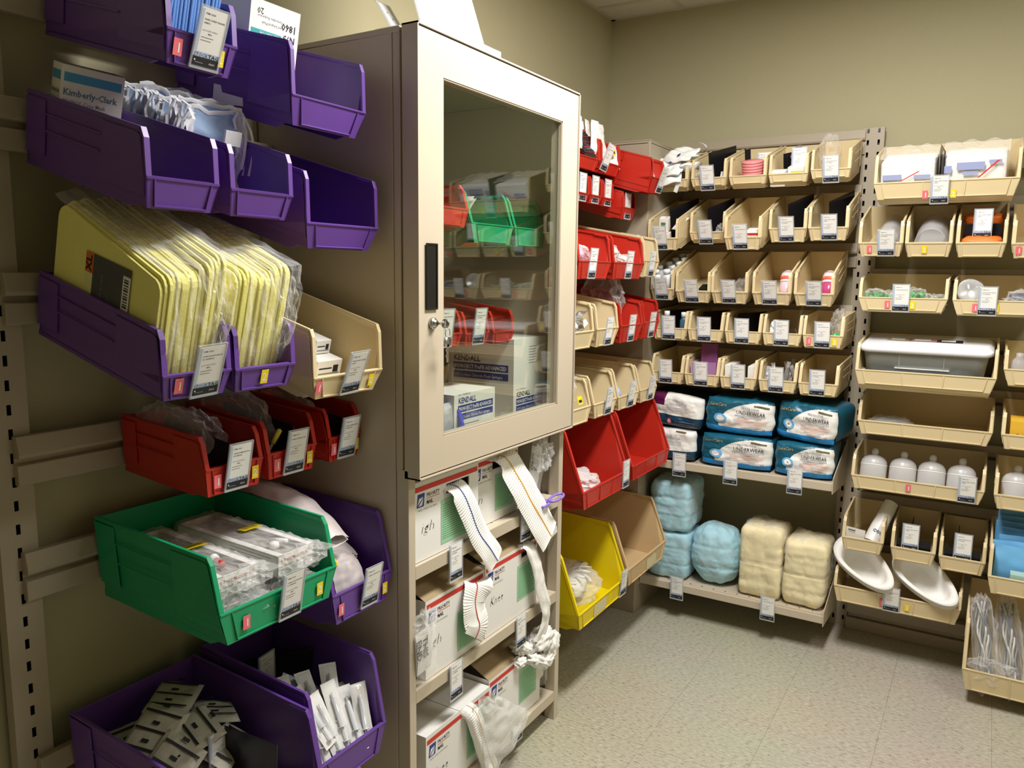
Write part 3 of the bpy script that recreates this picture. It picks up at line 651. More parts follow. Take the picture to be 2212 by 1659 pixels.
def wad(label, M, sx, sy, sz, m=FILMB, seed=0, cr=.22, cat='plastic bag', name='plastic_bag', freq=9, group=None, core=None, n=16, p=2.4):
    """crumpled clear bag; core = material of what shows inside"""
    if core is None: return one(MB().blob(sx, sy, sz, m, seed=seed, cr=cr, freq=freq, n=n, p=p, smooth=False), name, label, cat, M, group)
    t = thing(name, label, cat, M, group)
    MB().blob(sx*.72, sy*.72, sz*.72, core, seed=seed+9, cr=cr*.8, freq=freq*.8, n=n, smooth=True).build('contents', t)
    MB().blob(sx, sy, sz, m, seed=seed, cr=cr, freq=freq, n=n, p=p, smooth=False).build('wrap', t); return t
def slab_stack(mb, u0, u1, y0, y1, v0, hfun, th, m, jit=.002, rc=.02):
    y = y0; i = 0
    while y < y1-1e-4:
        a = rnd.uniform(-jit, jit); b_ = rnd.uniform(-jit, jit); h0, h1 = hfun((y-y0)/(y1-y0))
        pr = [(u0+a, v0), (u1+b_-.012, v0), (u1+b_, v0+.02)]
        for q in range(5):
            an = q/4*math.pi/2; pr.append((u1+b_-rc+rc*math.cos(an), v0+h1-rc+rc*math.sin(an)+a))
        for q in range(5):
            an = math.pi/2+q/4*math.pi/2; pr.append((u0+a+rc+rc*math.cos(an), v0+h0-rc+rc*math.sin(an)+b_))
        mb.prism(pr, y+.0002, y+th-.0002, m); y += th; i += 1
    return mb

# ---- blue folded sheets
BLUEC = mat('blue_nonwoven', '6f9fe6', .8, bump=.3, bscale=160, mott=.05)
for i in range(6):
    mb = MB(); slab_stack(mb, 0, .30, 0, .021, 0, lambda t: (.20, .21), .007, BLUEC, .0015, .012)
    one(mb, 'folded_sheet', 'light blue folded patient sheet standing in the topmost purple bin', 'folded sheet', inbin('L1a', .05, -.064+i*.0212, .004) @ RX(-4 if i == 0 else 0), 'light blue folded sheets', bevel=.002)
# ---- white carton with upside-down print
mb = MB().box(-.05, .05, -.07, .07, 0, .228, CARD)
FXf = T(.0503, 0, 0) @ FX
mb.quad(-.065, .020, .150, .168, TEALINK, FXf)
fl = FXf @ T(0, .218, 0) @ RZ(180)
mb.text('1860', -.062, .022, .022, INK, fl, bold=.02); mb.text('N95', -.060, .046, .020, INK, fl, bold=.02); mb.text('20', .034, .006, .018, INK, fl, bold=.01)
mb.text('Particulate Respirator', -.02, .02, .008, GREYINK, fl); mb.text('and Surgical Mask', -.02, .032, .008, GREYINK, fl); mb.text('RESPIRATOR', -.015, .053, .010, WHITE, fl, .0004)
one(mb, 'carton', 'white carton with teal stripe and upside-down 1860 print in a purple bin', 'box', inbin('L1b', .185, -.030, .004) @ RY(-5), bevel=.002)
# ---- tissue/mask box, blue band
mb = MB().box(-.036, .036, -.056, .056, 0, .195, CARD)
for F, w, nm in ((T(.0364, 0, 0) @ FX, .051, 'K'), (T(0, -.0564, 0) @ FNY, .032, 'k')):
    mb.quad(-w, w, .165, .182, mat('sky_ink', '4a9fd0', .6), F)
    mb.text('Kimberly-Clark', -w, .140, .017 if w > .05 else .012, mat('dull_blue_ink', '5a7f9c', .6), F, fit=w*1.9, bold=.02)
    mb.text('TECNOL Cone Mask', -w, .124, .011, GREYINK, F, fit=w*1.5, bold=.01); mb.quad(-w, -w*.2, .112, .1135, GREYINK, F)
    if w > .05: mb.box(.0361, .0366, .025, .046, .078, .100, INK)
mb.box(-.034, .034, -.054, .054, .195, .1965, mat('carton_top_grey', '8f8f88', .7))  # thin grey panel on the carton top, slightly inset
one(mb, 'carton', 'white face mask carton with a blue band, upper left purple bin', 'box', inbin('L2a', .062, .004, .004) @ RZ(-17), bevel=.002)
# ---- surgical masks
MASKB = mat('mask_blue', 'a9c4ea', .8, bump=.4, bscale=90, mott=.08); MASKW = mat('mask_white', 'eef1f6', .8, bump=.3, bscale=120)
def mask_mesh(seed):
    mb = MB(); w, h = .145, .175
    def fn(u, v):
        x = .010*noise.noise(Vector((u*3, v*4, seed)))*2 + .004*math.sin(v*20)+.012*(u-.5)**2
        return (x, (u-.5)*w*(1-.06*noise.noise(Vector((v*3, seed, 2)))), v*h+.012*noise.noise(Vector((u*4, seed*2, 1))))
    def band(a0, a1, b0, b1, m, off): mb.grid(lambda u, v: (lambda p: (p[0]+off, p[1], p[2]))(fn(a0+(a1-a0)*u, b0+(b1-b0)*v)), 10, 14, m)
    band(.12, .88, .05, .95, MASKB, 0); band(0, .12, 0, 1, MASKW, .0008); band(.88, 1, 0, 1, MASKW, .0008); band(.0, 1, .95, 1, MASKW, .001)
    for s in (-1, 1):
        for q in range(2):
            p = [(.004+.01*q, s*w*.47, h*.95)]
            for k in range(1, 7): p.append((.012+.018*q+.01*noise.noise(Vector((k*.7, seed, q))), s*w*(.47+.03*k/6)+.02*noise.noise(Vector((k*.4, seed+q, s))), h*.95+.02*math.sin(k/6*3.1)-k*.02))
            for a, b_ in zip(p[:-1], p[1:]):
                mb.add([(a[0], a[1]-.003, a[2]), (a[0]+.001, a[1]+.003, a[2]), (b_[0]+.001, b_[1]+.003, b_[2]), (b_[0], b_[1]-.003, b_[2])], [(0, 1, 2, 3)], MASKW)
    return mb
mk = [mask_mesh(i*3.7).mesh('surgical_mask') for i in range(3)]
for i in range(11):
    o = bpy.data.objects.new('surgical_mask', mk[i % 3]); COL.objects.link(o)
    o.matrix_world = inbin('L2b', .035+i*.0205, -.004+.008*math.sin(i*2.1), .02+.008*math.sin(i*1.7)) @ RY(-8+3*math.sin(i)) @ RZ(rnd.uniform(-7, 7))
    tag(o, 'pale blue surgical mask with white ties, bunched upright in a purple bin', 'face mask', 'bunched surgical masks')
mb = MB(); pts = [(.32, .0, .10), (.335, .004, .085), (.345, -.002, .066), (.35, .008, .045), (.352, .014, .030)]
for a, b_ in zip(pts[:-1], pts[1:]): mb.add([(a[0], a[1]-.005, a[2]), (a[0], a[1]+.005, a[2]+.001), (b_[0], b_[1]+.005, b_[2]+.001), (b_[0], b_[1]-.005, b_[2])], [(0, 1, 2, 3)], MASKW)
one(mb, 'mask_tie', 'loose white mask tie hanging at the mouth of a narrow purple bin', 'mask tie', inbin('L2b', -.0, -.045, 0))
one(MB().box(-.003, .003, -.02, .02, 0, .03, MASKW), 'paper_scrap', 'small white paper tab poking above the mask bin rim', 'paper', inbin('L2b', .27, .01, .122))
# ---- yellow gown packs
GOWN = mat('yellow_nonwoven', 'f8f294', .8, bump=.35, bscale=140, mott=.05)
def gown_pack(key, w, left, right, label, lab=False):
    t = thing('gown_pack', label, 'gown pack', inbin(key, 0, 0, .004)); mb = MB()
    slab_stack(mb, .03, .372, -w/2, w/2, 0, lambda q: (left[0]+(right[0]-left[0])*q, left[1]+(right[1]-left[1])*q+.008*math.sin(q*9)), .0078, GOWN, .0035, .028)
    mb.build('folded_gowns', t, bevel=.0012)
    f = MB()
    def cover(u, v):                        # film draped over top and front
        s = u*1.0
        if s < .55: x = .02+.37*(s/.55); z = left[0]+.012+(left[1]-left[0])*(s/.55)
        else: q = (s-.55)/.45; x = .39-.015*q*q+.012*math.sin(q*3.14); z = left[1]+.012-q*(left[1]-.01)
        n_ = noise.noise(Vector((u*9, v*7, w*90))); n2 = noise.noise(Vector((u*22, v*16, w*50)))
        return (x+.008*n_+.003*n2+(.012 if s > .5 else 0), (v-.5)*(w+.006), z+.008*n_+.004*n2+(right[1]-left[1])*v)
    f.grid(cover, 44, 22, FILMB, smooth=False)
    # loose gathered film at the front corner
    def tail(u, v):
        a = u*2.2; r_ = .035*(1-v*.5)
        return (.385+.03*math.sin(v*2.4)+.012*noise.noise(Vector((u*6, v*9, 3))), w/2-.03+r_*math.cos(a)+.006*noise.noise(Vector((u*9, v*7, 8))), right[1]-.015-v*.15+.012*noise.noise(Vector((u*8, v*5, 1))))
    f.grid(tail, 14, 18, FILMB, smooth=False)
    f.build('plastic_wrap', t)
    if lab:
        F = T(0, -w/2-.0022, 0) @ FNY; q = MB()
        q.quad(.165, .285, .075, .205, mat('label_slate', '4a4a4e', .5), F); q.quad(.14, .165, .165, .205, mat('label_orange', 'e0702c', .5), F)
        q.quad(.14, .165, .075, .125, mat('label_amber', 'e0a040', .5), F); q.quad(.14, .165, .125, .165, mat('label_pale', 'e6e6a0', .5), F)
        q.quad(.262, .285, .125, .19, WHITE, F, .0003)
        for i in range(11): q.quad(.266, .280, .13+i*.0052, .13+i*.0052+(.0022 if i % 3 else .0035), INK, F, .0006)
        q.text('XL', 0, 0, .026, INK, F @ T(.160, .168, .0005) @ RZ(90), bold=.03)
        q.text('ISOLATION GOWN', 0, 0, .010, GREYINK, F @ T(.20, .085, .0005) @ RZ(90)); q.text('Yellow Universal', 0, 0, .008, GREYINK, F @ T(.22, .085, .0005) @ RZ(90))
        q.build('printed_label', t, fixn=False)
    return t
gown_pack('L3a', .131, (.275, .21), (.31, .255), 'pack of yellow gowns with a black XL label in a purple bin', True)
gown_pack('L3b', .131, (.27, .225), (.29, .245), 'pack of yellow gowns in crinkled plastic without a label')
# ---- long white cartons
for i, (u, y, v, d, w, h) in enumerate(((.20, -.055, .004, .22, .075, .060), (.22, .035, .004, .20, .085, .045), (.17, .045, .051, .22, .05, .035))):
    mb = MB().box(-d/2, d/2, -w/2, w/2, 0, h, CARD); F = T(d/2+.0004, 0, 0) @ FX
    mb.quad(-w*.4, w*.4, h*.2, h*.28, GREYINK, F); mb.quad(-w*.4, w*.1, h*.5, h*.58, INK, F); mb.quad(w*.15, w*.35, h*.3, h*.7, INK, F)
    one(mb, 'carton', ('long low white carton on the left of the beige bin', 'long low white carton on the right of the beige bin', 'narrow white carton lying on another in the beige bin')[i], 'box', inbin('L3c', u, y, v), bevel=.002)
# ---- small red bins
divider('L4a', .155, .004, .004, 0, .24, .105, 'black divider in the left small red bin', 4); divider('L4b', .15, .012, .004, 0, .25, .118, 'black divider with rounded corner in the middle small red bin', 3); divider('L4c', .15, .0, .004, 0, .25, .11, 'black divider in the small red bin touching the cabinet', 3)
DIMC = mat('clear_tubing_dim', '9a958c', .35)
wad('clear bag bulging out of the left small red bin', inbin('L4a', .12, -.036, .098), .12, .028, .065, seed=3, cr=.16)
wad('small clear bag at the back right of the left small red bin', inbin('L4a', .10, .038, .085), .10, .024, .055, seed=5, cr=.16)
wad('clear bag around the yellow capped tube', inbin('L4b', .12, -.03, .10), .12, .034, .075, seed=8, cr=.16)
one(MB().lathe([(0, 0), (.006, 0), (.0065, .03), (.0065, .036), (0, .04)], mat('cap_yellow', 'e6d84a', .4), k=14).lathe([(0, -.05), (.004, -.05), (.004, 0), (0, 0)], DIMC, k=10), 'capped_tube', 'yellow capped plastic tube poking up in a small red bin', 'tube', inbin('L4b', .262, -.035, .075) @ RX(-35))
wad('clear bag in the small red bin touching the cabinet', inbin('L4c', .11, -.03, .095), .12, .022, .05, seed=12, cr=.16)
one(MB().grid(lambda u, v: (.05*u, .06*v, .03+.012*math.sin(u*3+v)), 4, 4, PAPER), 'paper_slip', 'white paper slip on top of the red bin touching the cabinet', 'paper', inbin('L4c', .12, -.02, .11) @ RX(18))
# ---- green bin kits
def kit(label, M, red=False, stk=False):
    t = thing('supply_kit', label, 'medical kit', M); L, w, h = .33, .112, .05; mb = MB()
    mb.box(0, L, -w/2, w/2, 0, .003, CARD); mb.box(0, L, -w/2, -w/2+.003, 0, h, CARD); mb.box(0, L, w/2-.003, w/2, 0, h, CARD); mb.box(0, .003, -w/2, w/2, 0, h, CARD); mb.box(L-.003, L, -w/2, w/2, 0, h, CARD)
    mb.box(0, L, -w/2, -w/2+.018, h-.002, h, CARD); mb.box(0, L, w/2-.018, w/2, h-.002, h, CARD)
    F = T(L+.0004, 0, 0) @ FX
    mb.text('Y-TYPE BLOOD SET', -w*.42, h*.66, .010, REDINK, F, fit=w*.8, bold=.02); mb.text('non-DEHP tubing', -w*.42, h*.42, .007, GREYINK, F, fit=w*.5)
    for i in range(3): mb.quad(-w*.42, w*(.2-.1*i), h*(.30-.08*i), h*(.32-.08*i), GREYINK, F)
    mb.quad(w*.2, w*.38, h*.12, h*.34, INK, F)
    F2 = T(0, -w/2-.0004, 0) @ FNY
    for i in range(4): mb.quad(.18, .31-.02*i, h*(.8-.14*i), h*(.83-.14*i), GREYINK, F2)
    mb.build('carton_tray', t, bevel=.0012)
    c = MB(); c.box(.01, L-.01, -w/2+.02, w/2-.02, .004, h*.7, mat('kit_insert', '8d8880', .4, mott=.4, bscale=40))
    c.build('insert', t)
    if red:
        r_ = MB()
        for q in (-.012, .016): r_.lathe([(0, 0), (.008, 0), (.008, .045), (0, .05)], REDINK, T(L-.09, q, h*.86) @ RZ(-25) @ RY(80), k=12); r_.lathe([(0, 0), (.011, 0), (.011, .008), (0, .01)], WHITE, T(L-.10, q, h*.92) @ RZ(-25) @ RY(80), k=12)
        r_.build('red_caps', t)
    else: MB().lathe([(0, 0), (.013, 0), (.011, .012), (0, .014)], WHITE, T(L-.07, 0, h*.75), k=14).lathe([(0, 0), (.006, 0), (.006, .05), (0, .05)], WHITE, T(L-.10, .02, h*.85) @ RY(80), k=10).build('white_connector', t)
    if stk:
        s = MB(); s.box(-.026, .026, -.014, .014, 0, .0005, YSTK)
        s.text('0012485', -.02, -.002, .009, INK, T(0, 0, .0008), fit=.04, bold=.02); s.quad(-.02, .02, -.009, -.006, INK, T(0, 0, .0008)); s.build('yellow_label', t, T(L*.52, .01, h+.012) @ RZ(-95) @ RX(8), fixn=False)
    f = MB()
    f.grid(lambda u, v: (-.008+(L+.016)*u, (v-.5)*(w+.014), h+.006+.006*noise.noise(Vector((u*20, v*9, L+w*7+h))) - (.5-abs(v-.5) < .06)*.02), 26, 12, FILMB, smooth=False)
    f.grid(lambda u, v: (L+.010+.006*noise.noise(Vector((u*9, v*14, 4))), (v-.5)*(w+.014), h+.006-u*(h+.01)), 8, 12, FILMB, smooth=False)
    f.blob(.03, .045, .018, FILMB, T(L+.012, w*.2, h*.75), seed=w*77+stk, cr=.35, n=9, smooth=False)
    f.build('shrink_film', t); return t
kit('tubing kit with red caps, top left in the green bin', inbin('L5a', .035, -.070, .072), True, True)
kit('tubing kit with a bright yellow label, top right in the green bin', inbin('L5a', .055, .062, .080) @ RZ(2), False, True)
kit('tubing kit lying underneath at left in the green bin', inbin('L5a', .045, -.066, .008)); kit('tubing kit lying underneath at right in the green bin', inbin('L5a', .035, .062, .010) @ RZ(-2))
wad('crinkled clear film at the front left of the green bin', inbin('L5a', .380, -.075, .05), .016, .048, .04, seed=21, cr=.2, p=3)
wad('crinkled clear film at the front right of the green bin', inbin('L5a', .380, .06, .055), .016, .05, .035, seed=23, cr=.2, p=3)
# ---- paper pouches in the tall purple bin
POUCH = mat('pouch_paper', 'd9cfcf', .5, bump=.3, bscale=30)
for i, (u, y, v, w, h, rz, ry, lab) in enumerate(((.17, -.05, .215, .10, .36, 88, 14, 'long white printed pouch curling over the edge of the tall purple bin'), (.16, .02, .12, .10, .30, 92, 12, 'second pale pouch lying lower in the tall purple bin'), (.30, .0, .075, .09, .14, 80, 35, 'crumpled pouch at the front of the tall purple bin'))):
    def pr(mb):
        for a in range(12): mb.quad(-.03, .03-.004*(a % 3), -.13*h/.33+a*.02*h/.33, -.128*h/.33+a*.02*h/.33, mat('faint_print', 'b8a8b4', .6), T(0, 0, .016))
    mb = MB(); mb.grid(lambda a, b_: ((a-.5)*w, (b_-.5)*h, .05*math.sin(b_*2.8)+.018*math.sin(a*3.1)+.006*noise.noise(Vector((a*5, b_*9, i)))), 12, 30, POUCH)
    mb.grid(lambda a, b_: ((a-.5)*w, (b_-.5)*h, -.006+.05*math.sin(b_*2.8)-.01*math.sin(a*3.1)+.006*noise.noise(Vector((a*5, b_*9, i)))), 12, 30, POUCH)
    one(mb, 'paper_pouch', lab, 'pouch', inbin('L5b', u, y, v) @ RZ(rz-180) @ RX(-ry))
mb = MB().box(-.014, .014, -.011, .011, 0, .0008, YSTK)
for i in range(9): mb.quad(-.010+i*.0022, -.0088+i*.0022, -.008, .003, INK, T(0, 0, .0011))
one(mb, 'barcode_sticker', 'small yellow barcode sticker on the pouches in the tall purple bin', 'sticker', inbin('L5b', .335, -.045, .128) @ RZ(95) @ RX(52), fixn=False)
# ---- foil packets with dark stripes, bottom left
FOILP = mat('packet_grey_paper', 'b8b3a5', .55, bump=.3, bscale=40, mott=.06)
def stripes(w, h):
    def f(mb):
        for a in (-.33, 0, .33): mb.quad(-w*.42, w*.42, h*a-.003, h*a+.003, INK, T(0, 0, .0125)); mb.box(-.012, .004, h*a+.014, h*a+.022, .0123, .0126, INK)
    return f
for i, (u, y, v, rz, rx, ry) in enumerate(((.17, -.07, .21, 20, 25, 10), (.22, -.02, .20, -10, 12, 20), (.10, .03, .22, 35, 0, 5), (.18, .08, .19, 60, -10, 12), (.25, -.09, .17, 10, 30, 35), (.12, -.09, .17, 80, 15, 0), (.24, .05, .15, 30, 5, 30), (.14, -.0, .15, 0, 8, 0), (.28, .0, .10, 50, 10, 25), (.12, .09, .12, 10, 0, 0), (.28, .1, .07, 30, 0, 5), (.3, -.1, .06, 0, 0, 5), (.15, 0, .07, 70, 0, 0))):
    packet('grey paper packet with dark stripes, heaped in the bottom left bin', inbin('L6a', u, y, v) @ RZ(rz) @ RX(rx) @ RY(ry), .10, .13, .02, FOILP, 'striped packets in the bottom left bin', prints=stripes(.10, .13))
divider('L6a', .26, .045, .004, 8, .30, .20, 'black divider in the bottom left purple bin'); divider('L6b', .12, .03, .004, 60, .2, .2, 'black divider at the back of the syringe bin')
# ---- wrapped syringes
def syringe_mesh(s):
    mb = MB(); w, h = .042, .165
    mb.grid(lambda a, b_: ((a-.5)*w*(1+.12*abs(b_-.5)), (b_-.5)*h, .002*noise.noise(Vector((a*4, b_*8, s)))+.006*(b_-.5)**2), 6, 18, PAPER)
    mb.grid(lambda a, b_: ((a-.5)*w*.94, (b_-.5)*h*.95, .003+.011*max(0, math.sin(a*math.pi))**.6*max(0, math.sin(b_*math.pi))**.3+.001*noise.noise(Vector((a*9, b_*9, s)))), 8, 18, FILMB, smooth=False)
    b2 = mat('syringe_clear', 'd4d6d8', .15)
    mb.lathe([(0, 0), (.002, 0), (.003, .012), (.0062, .016), (.0062, .085), (.010, .086), (.010, .088), (0, .088)], b2, T(0, .055, .007) @ RX(90), k=12)
    mb.lathe([(0, 0), (.0058, 0), (.0058, .008), (0, .008)], BLACK, T(0, .01-.004*s, .0072) @ RX(90), k=12)
    mb.lathe([(0, 0), (.0025, 0), (.0025, .045), (.009, .046), (.009, .049), (0, .049)], b2, T(0, -.02, .007) @ RX(90), k=10)
    return mb.mesh('wrapped_syringe')
SY = [syringe_mesh(i) for i in range(3)]
sy = [(.36, -.07, .115, 0, 62), (.355, -.03, .12, 4, 58), (.35, .012, .125, -6, 60), (.365, .05, .10, -14, 50), (.34, -.06, .15, 14, 50), (.30, -.02, .155, -10, 40), (.31, .035, .15, -30, 45), (.27, -.07, .155, -28, 35), (.25, .02, .15, 30, 25),
      (.26, .07, .13, -60, 15), (.37, -.045, .065, 8, 60), (.372, .02, .06, -10, 60), (.33, .07, .09, -20, 40), (.22, -.04, .13, 70, 8), (.20, .05, .10, 20, 5), (.30, -.05, .09, 0, 20), (.30, .04, .07, 0, 10), (.17, -.06, .09, 50, 0), (.18, .02, .06, 10, 0), (.38, .075, .10, -24, 68)]
for i, (u, y, v, rz, tx) in enumerate(sy):
    o = bpy.data.objects.new('wrapped_syringe', SY[i % 3]); COL.objects.link(o)
    o.matrix_world = inbin('L6b', u, y, v) @ RZ(90+rz) @ RX(tx) @ RZ(rnd.uniform(-6, 6)) @ (RY(180) if i % 5 == 7 else I4)
    tag(o, 'syringe in a clear and white peel pack, bottom purple bin', 'syringe', 'syringes in peel packs')

# ---------------------------------------------------------------- cabinet contents
MAILR = mat('mail_red', 'cf3a30', .6); GREENL = mat('green_label', '9fcfa8', .6); PEN = mat('pen_line', '5a5a60', .6)
def mail_box(label, y0, y1, z0, h, xf=-1.238, d=.30, hole=None, words=None, gl=True, open_=False, off=.0):
    t = thing('mailing_box', label, 'box', T(xf, y0, z0)); w = y1-y0; mb = MB(); th = .004
    if hole:
        a0, a1, b0, b1 = hole
        mb.box(-th, 0, 0, w, 0, b0, CARD); mb.box(-th, 0, 0, w, b1, h, CARD); mb.box(-th, 0, 0, a0, b0, b1, CARD); mb.box(-th, 0, a1, w, b0, b1, CARD)
    else: mb.box(-th, 0, 0, w, 0, h, CARD)
    mb.box(-d, -d+th, 0, w, 0, h, CARD); mb.box(-d+th, -th, 0, th, 0, h, CARD); mb.box(-d+th, -th, w-th, w, 0, h, CARD); mb.box(-d+th, -th, th, w-th, 0, th, KRAFT)
    F = T(.0005, 0, 0) @ FX
    mb.quad(.005, w-.005, h-.024, h-.010, MAILR, F)
    a = .012
    def P2(dx, dz): return (a+dx, h-.066+dz)
    for pts, mm in (([(0, 0), (.030, 0), (.034, .036), (.004, .036)], BLUEINK), ):
        mb.add([(*P2(*p), 0) for p in pts], [(0, 1, 2, 3)], mm, F)
    mb.add([(*P2(.003, .006), .0003), (*P2(.028, .026), .0003), (*P2(.010, .024), .0003)], [(0, 1, 2)], WHITE, F); mb.add([(*P2(.006, .003), .0003), (*P2(.022, .004), .0003), (*P2(.028, .022), .0003)], [(0, 1, 2)], WHITE, F)
    mb.text('PRIORITY', a+.042, h-.044, .015, INK, F, fit=.058, bold=.01); mb.quad(a+.042, a+.10, h-.049, h-.0475, MAILR, F); mb.text('MAIL', a+.042, h-.064, .015, INK, F, fit=.028, bold=.02)
    mb.text('UNITED STATES POSTAL SERVICE', a+.004, h-.077, .007, GREYINK, F, fit=.085)
    if words: mb.text(words, a+.015, h-.14, .042, PEN, F @ T(0, 0, .0002), fit=.016*len(words)+.012, bold=-.022, slant=.25)
    mb.build('carton', t, bevel=.0012)
    if gl:
        g0, g1, e0, e1 = gl; q = MB().box(.0006, .001, g0, g1, e0, e1, GREENL); G = T(.0013, 0, 0) @ FX
        z = e1-.014; i = 0
        while z > e0+.008: q.quad(g0+.006, g1-.008-.01*(i % 3), z, z+.0014, mat('green_print', '4f8f6a', .6), G); z -= .0065; i += 1
        q.build('green_label', t, fixn=False)
    if open_:
        f = MB()
        for s, r_ in ((0, 30), (1, 25)):
            f.box(0, d*.95, 0, .003, 0, .0, KRAFT) if False else None
        f.add([(-.0, .0, h), (-.0, w, h), (-.09, w-.01, h+.035), (-.09, .01, h+.035)], [(0, 1, 2, 3)], KRAFT); f.add([(-.004, .0, h), (-.004, w, h), (-.09, w-.01, h+.032), (-.09, .01, h+.032)], [(3, 2, 1, 0)], KRAFT)
        f.add([(-d, 0, h), (-d, w, h), (-d+.12, w, h+.012), (-d+.12, 0, h+.02)], [(0, 1, 2, 3)], KRAFT)
        f.build('flap', t)
    else:
        f = MB().box(-d, 0, 0, w, h, h+.003, CARD); f.box(-d, 0, w*.49, w*.495, h+.003, h+.0034, mat('flap_seam', '6a6a66', .7)); f.build('lid', t)
    return t
mail_box('white postal box with blue-striped bandage, upper cabinet compartment left', 1.552, 1.853, .838, .215, hole=(.143, .254, .158, .186), words='igh', gl=(.118, .245, .02, .145))
mail_box('white postal box with yellow-striped bandage, upper cabinet compartment right', 1.857, 2.118, .838, .212, xf=-1.262, hole=(.11, .20, .165, .19), words='n', gl=(.125, .235, .03, .145))
mail_box('open white postal box with red-striped bandage, middle compartment left', 1.60, 1.888, .490, .225, hole=(.20, .275, .165, .19), words='gh', gl=(.15, .27, .02, .14), open_=True)
mail_box('white postal box marked Knee, middle compartment right', 1.894, 2.212, .490, .232, words='Knee', gl=(.19, .305, .05, .17), hole=(.215, .28, .19, .21), open_=True)
mail_box('white postal box with a wide lid and a bag hanging out, bottom compartment', 1.60, 1.925, .112, .205, words='Knee', gl=(.20, .31, .03, .16), hole=(.205, .29, .165, .19))
mail_box('white postal box with white bandage bundle, bottom compartment right', 1.932, 2.262, .112, .22, words='ee', gl=(.185, .30, .05, .17), open_=True, xf=-1.245)
BAND = mat('knit_bandage', 'f2f1ec', .85, bump=.5, bscale=200)
def bandage(label, pts, w, stripe, seed=0, ribs=True, th=.010, M=I4):
    """flat knitted tube along pts (x,y,z) at its centre, width across roughly Y"""
    pts = [Vector(p) for p in pts]; n = (len(pts)-1)*10; t = thing('tubular_bandage', label, 'bandage', M)
    def path(s):
        s = min(max(s, 0), 1)*(len(pts)-1); i = min(int(s), len(pts)-2); f = s-i
        p0, p1, p2, p3 = pts[max(i-1, 0)], pts[i], pts[i+1], pts[min(i+2, len(pts)-1)]
        return .5*((2*p1)+(-p0+p2)*f+(2*p0-5*p1+4*p2-p3)*f*f+(-p0+3*p1-3*p2+p3)*f*f*f)
    def surf(off, half):
        def fn(u, v):
            p = path(v); d = (path(v+.01)-path(v-.01)).normalized(); side = Vector((0, 1, 0)); side = (side-d*side.dot(d)).normalized(); nn = side.cross(d)
            if nn.x < 0: nn = -nn
            a = (u-.5)*2; ww = w*(1+.05*noise.noise(Vector((v*6, seed, 0))))
            rip = .0009*math.sin(v*n*6.3) if ribs else .004*noise.noise(Vector((u*4, v*12, seed)))
            return p+side*(a*ww/2)+nn*(half*th/2*math.sqrt(max(0, 1-a**4))+rip+off+.003*noise.noise(Vector((u*3, v*5, seed))))
        return fn
    mb = MB(); mb.grid(surf(0, 1), 10, n*6, BAND); mb.grid(surf(0, -1), 10, n*2, BAND); mb.build('knit', t)
    if stripe:
        s = MB(); f0 = surf(.0010, 1); s.grid(lambda u, v: f0(.49+.04*u+.02*math.sin(v*6+seed), v), 1, n*3, stripe); s.build('coloured_stripe', t)
    return t
bandage('white ribbed bandage with a blue stripe hanging from the upper left box', [(-1.26, 1.715, 1.008), (-1.228, 1.735, 1.000), (-1.215, 1.775, .930), (-1.212, 1.82, .85), (-1.205, 1.865, .79), (-1.205, 1.90, .745)], .085, BLUEINK, 1)
bandage('white ribbed bandage with a yellow stripe hanging from the upper right box', [(-1.29, 1.99, 1.03), (-1.245, 2.01, 1.030), (-1.222, 2.065, .95), (-1.212, 2.12, .87), (-1.205, 2.18, .79), (-1.20, 2.23, .725)], .125, mat('thread_yellow', 'e0a83c', .7), 2)
bandage('white ribbed bandage with a red stripe folded over the middle left box', [(-1.27, 1.85, .672), (-1.228, 1.83, .688), (-1.214, 1.80, .650), (-1.212, 1.80, .61), (-1.208, 1.81, .575), (-1.208, 1.79, .545)], .11, REDINK, 3)
bandage('long narrow white bandage dangling from the middle right box', [(-1.27, 2.10, .715), (-1.225, 2.13, .715), (-1.21, 2.165, .64), (-1.205, 2.185, .56), (-1.20, 2.215, .48), (-1.205, 2.215, .42), (-1.215, 2.185, .365)], .06, None, 4, ribs=False)
t = thing('bandage_bundle', 'crumpled white bandage bundle spilling over the bottom right box', 'bandage', T(-1.23, 2.20, .32))
b_ = MB()
for i, (x, y, z, sx, sy, sz, ax) in enumerate(((-.02, -.055, .03, .03, .055, .022, -25), (.0, .03, .035, .034, .06, .034, 12), (.01, .085, .0, .03, .035, .042, -15), (.012, .0, -.03, .026, .075, .022, -28), (.014, .055, -.045, .022, .04, .02, 30), (-.01, -.09, .0, .02, .03, .018, 0))):
    b_.blob(sx, sy, sz, BAND, T(x, y, z) @ RX(ax), seed=i*3+2, cr=.2, freq=9, p=2.3, n=22)
b_.build('knit', t)
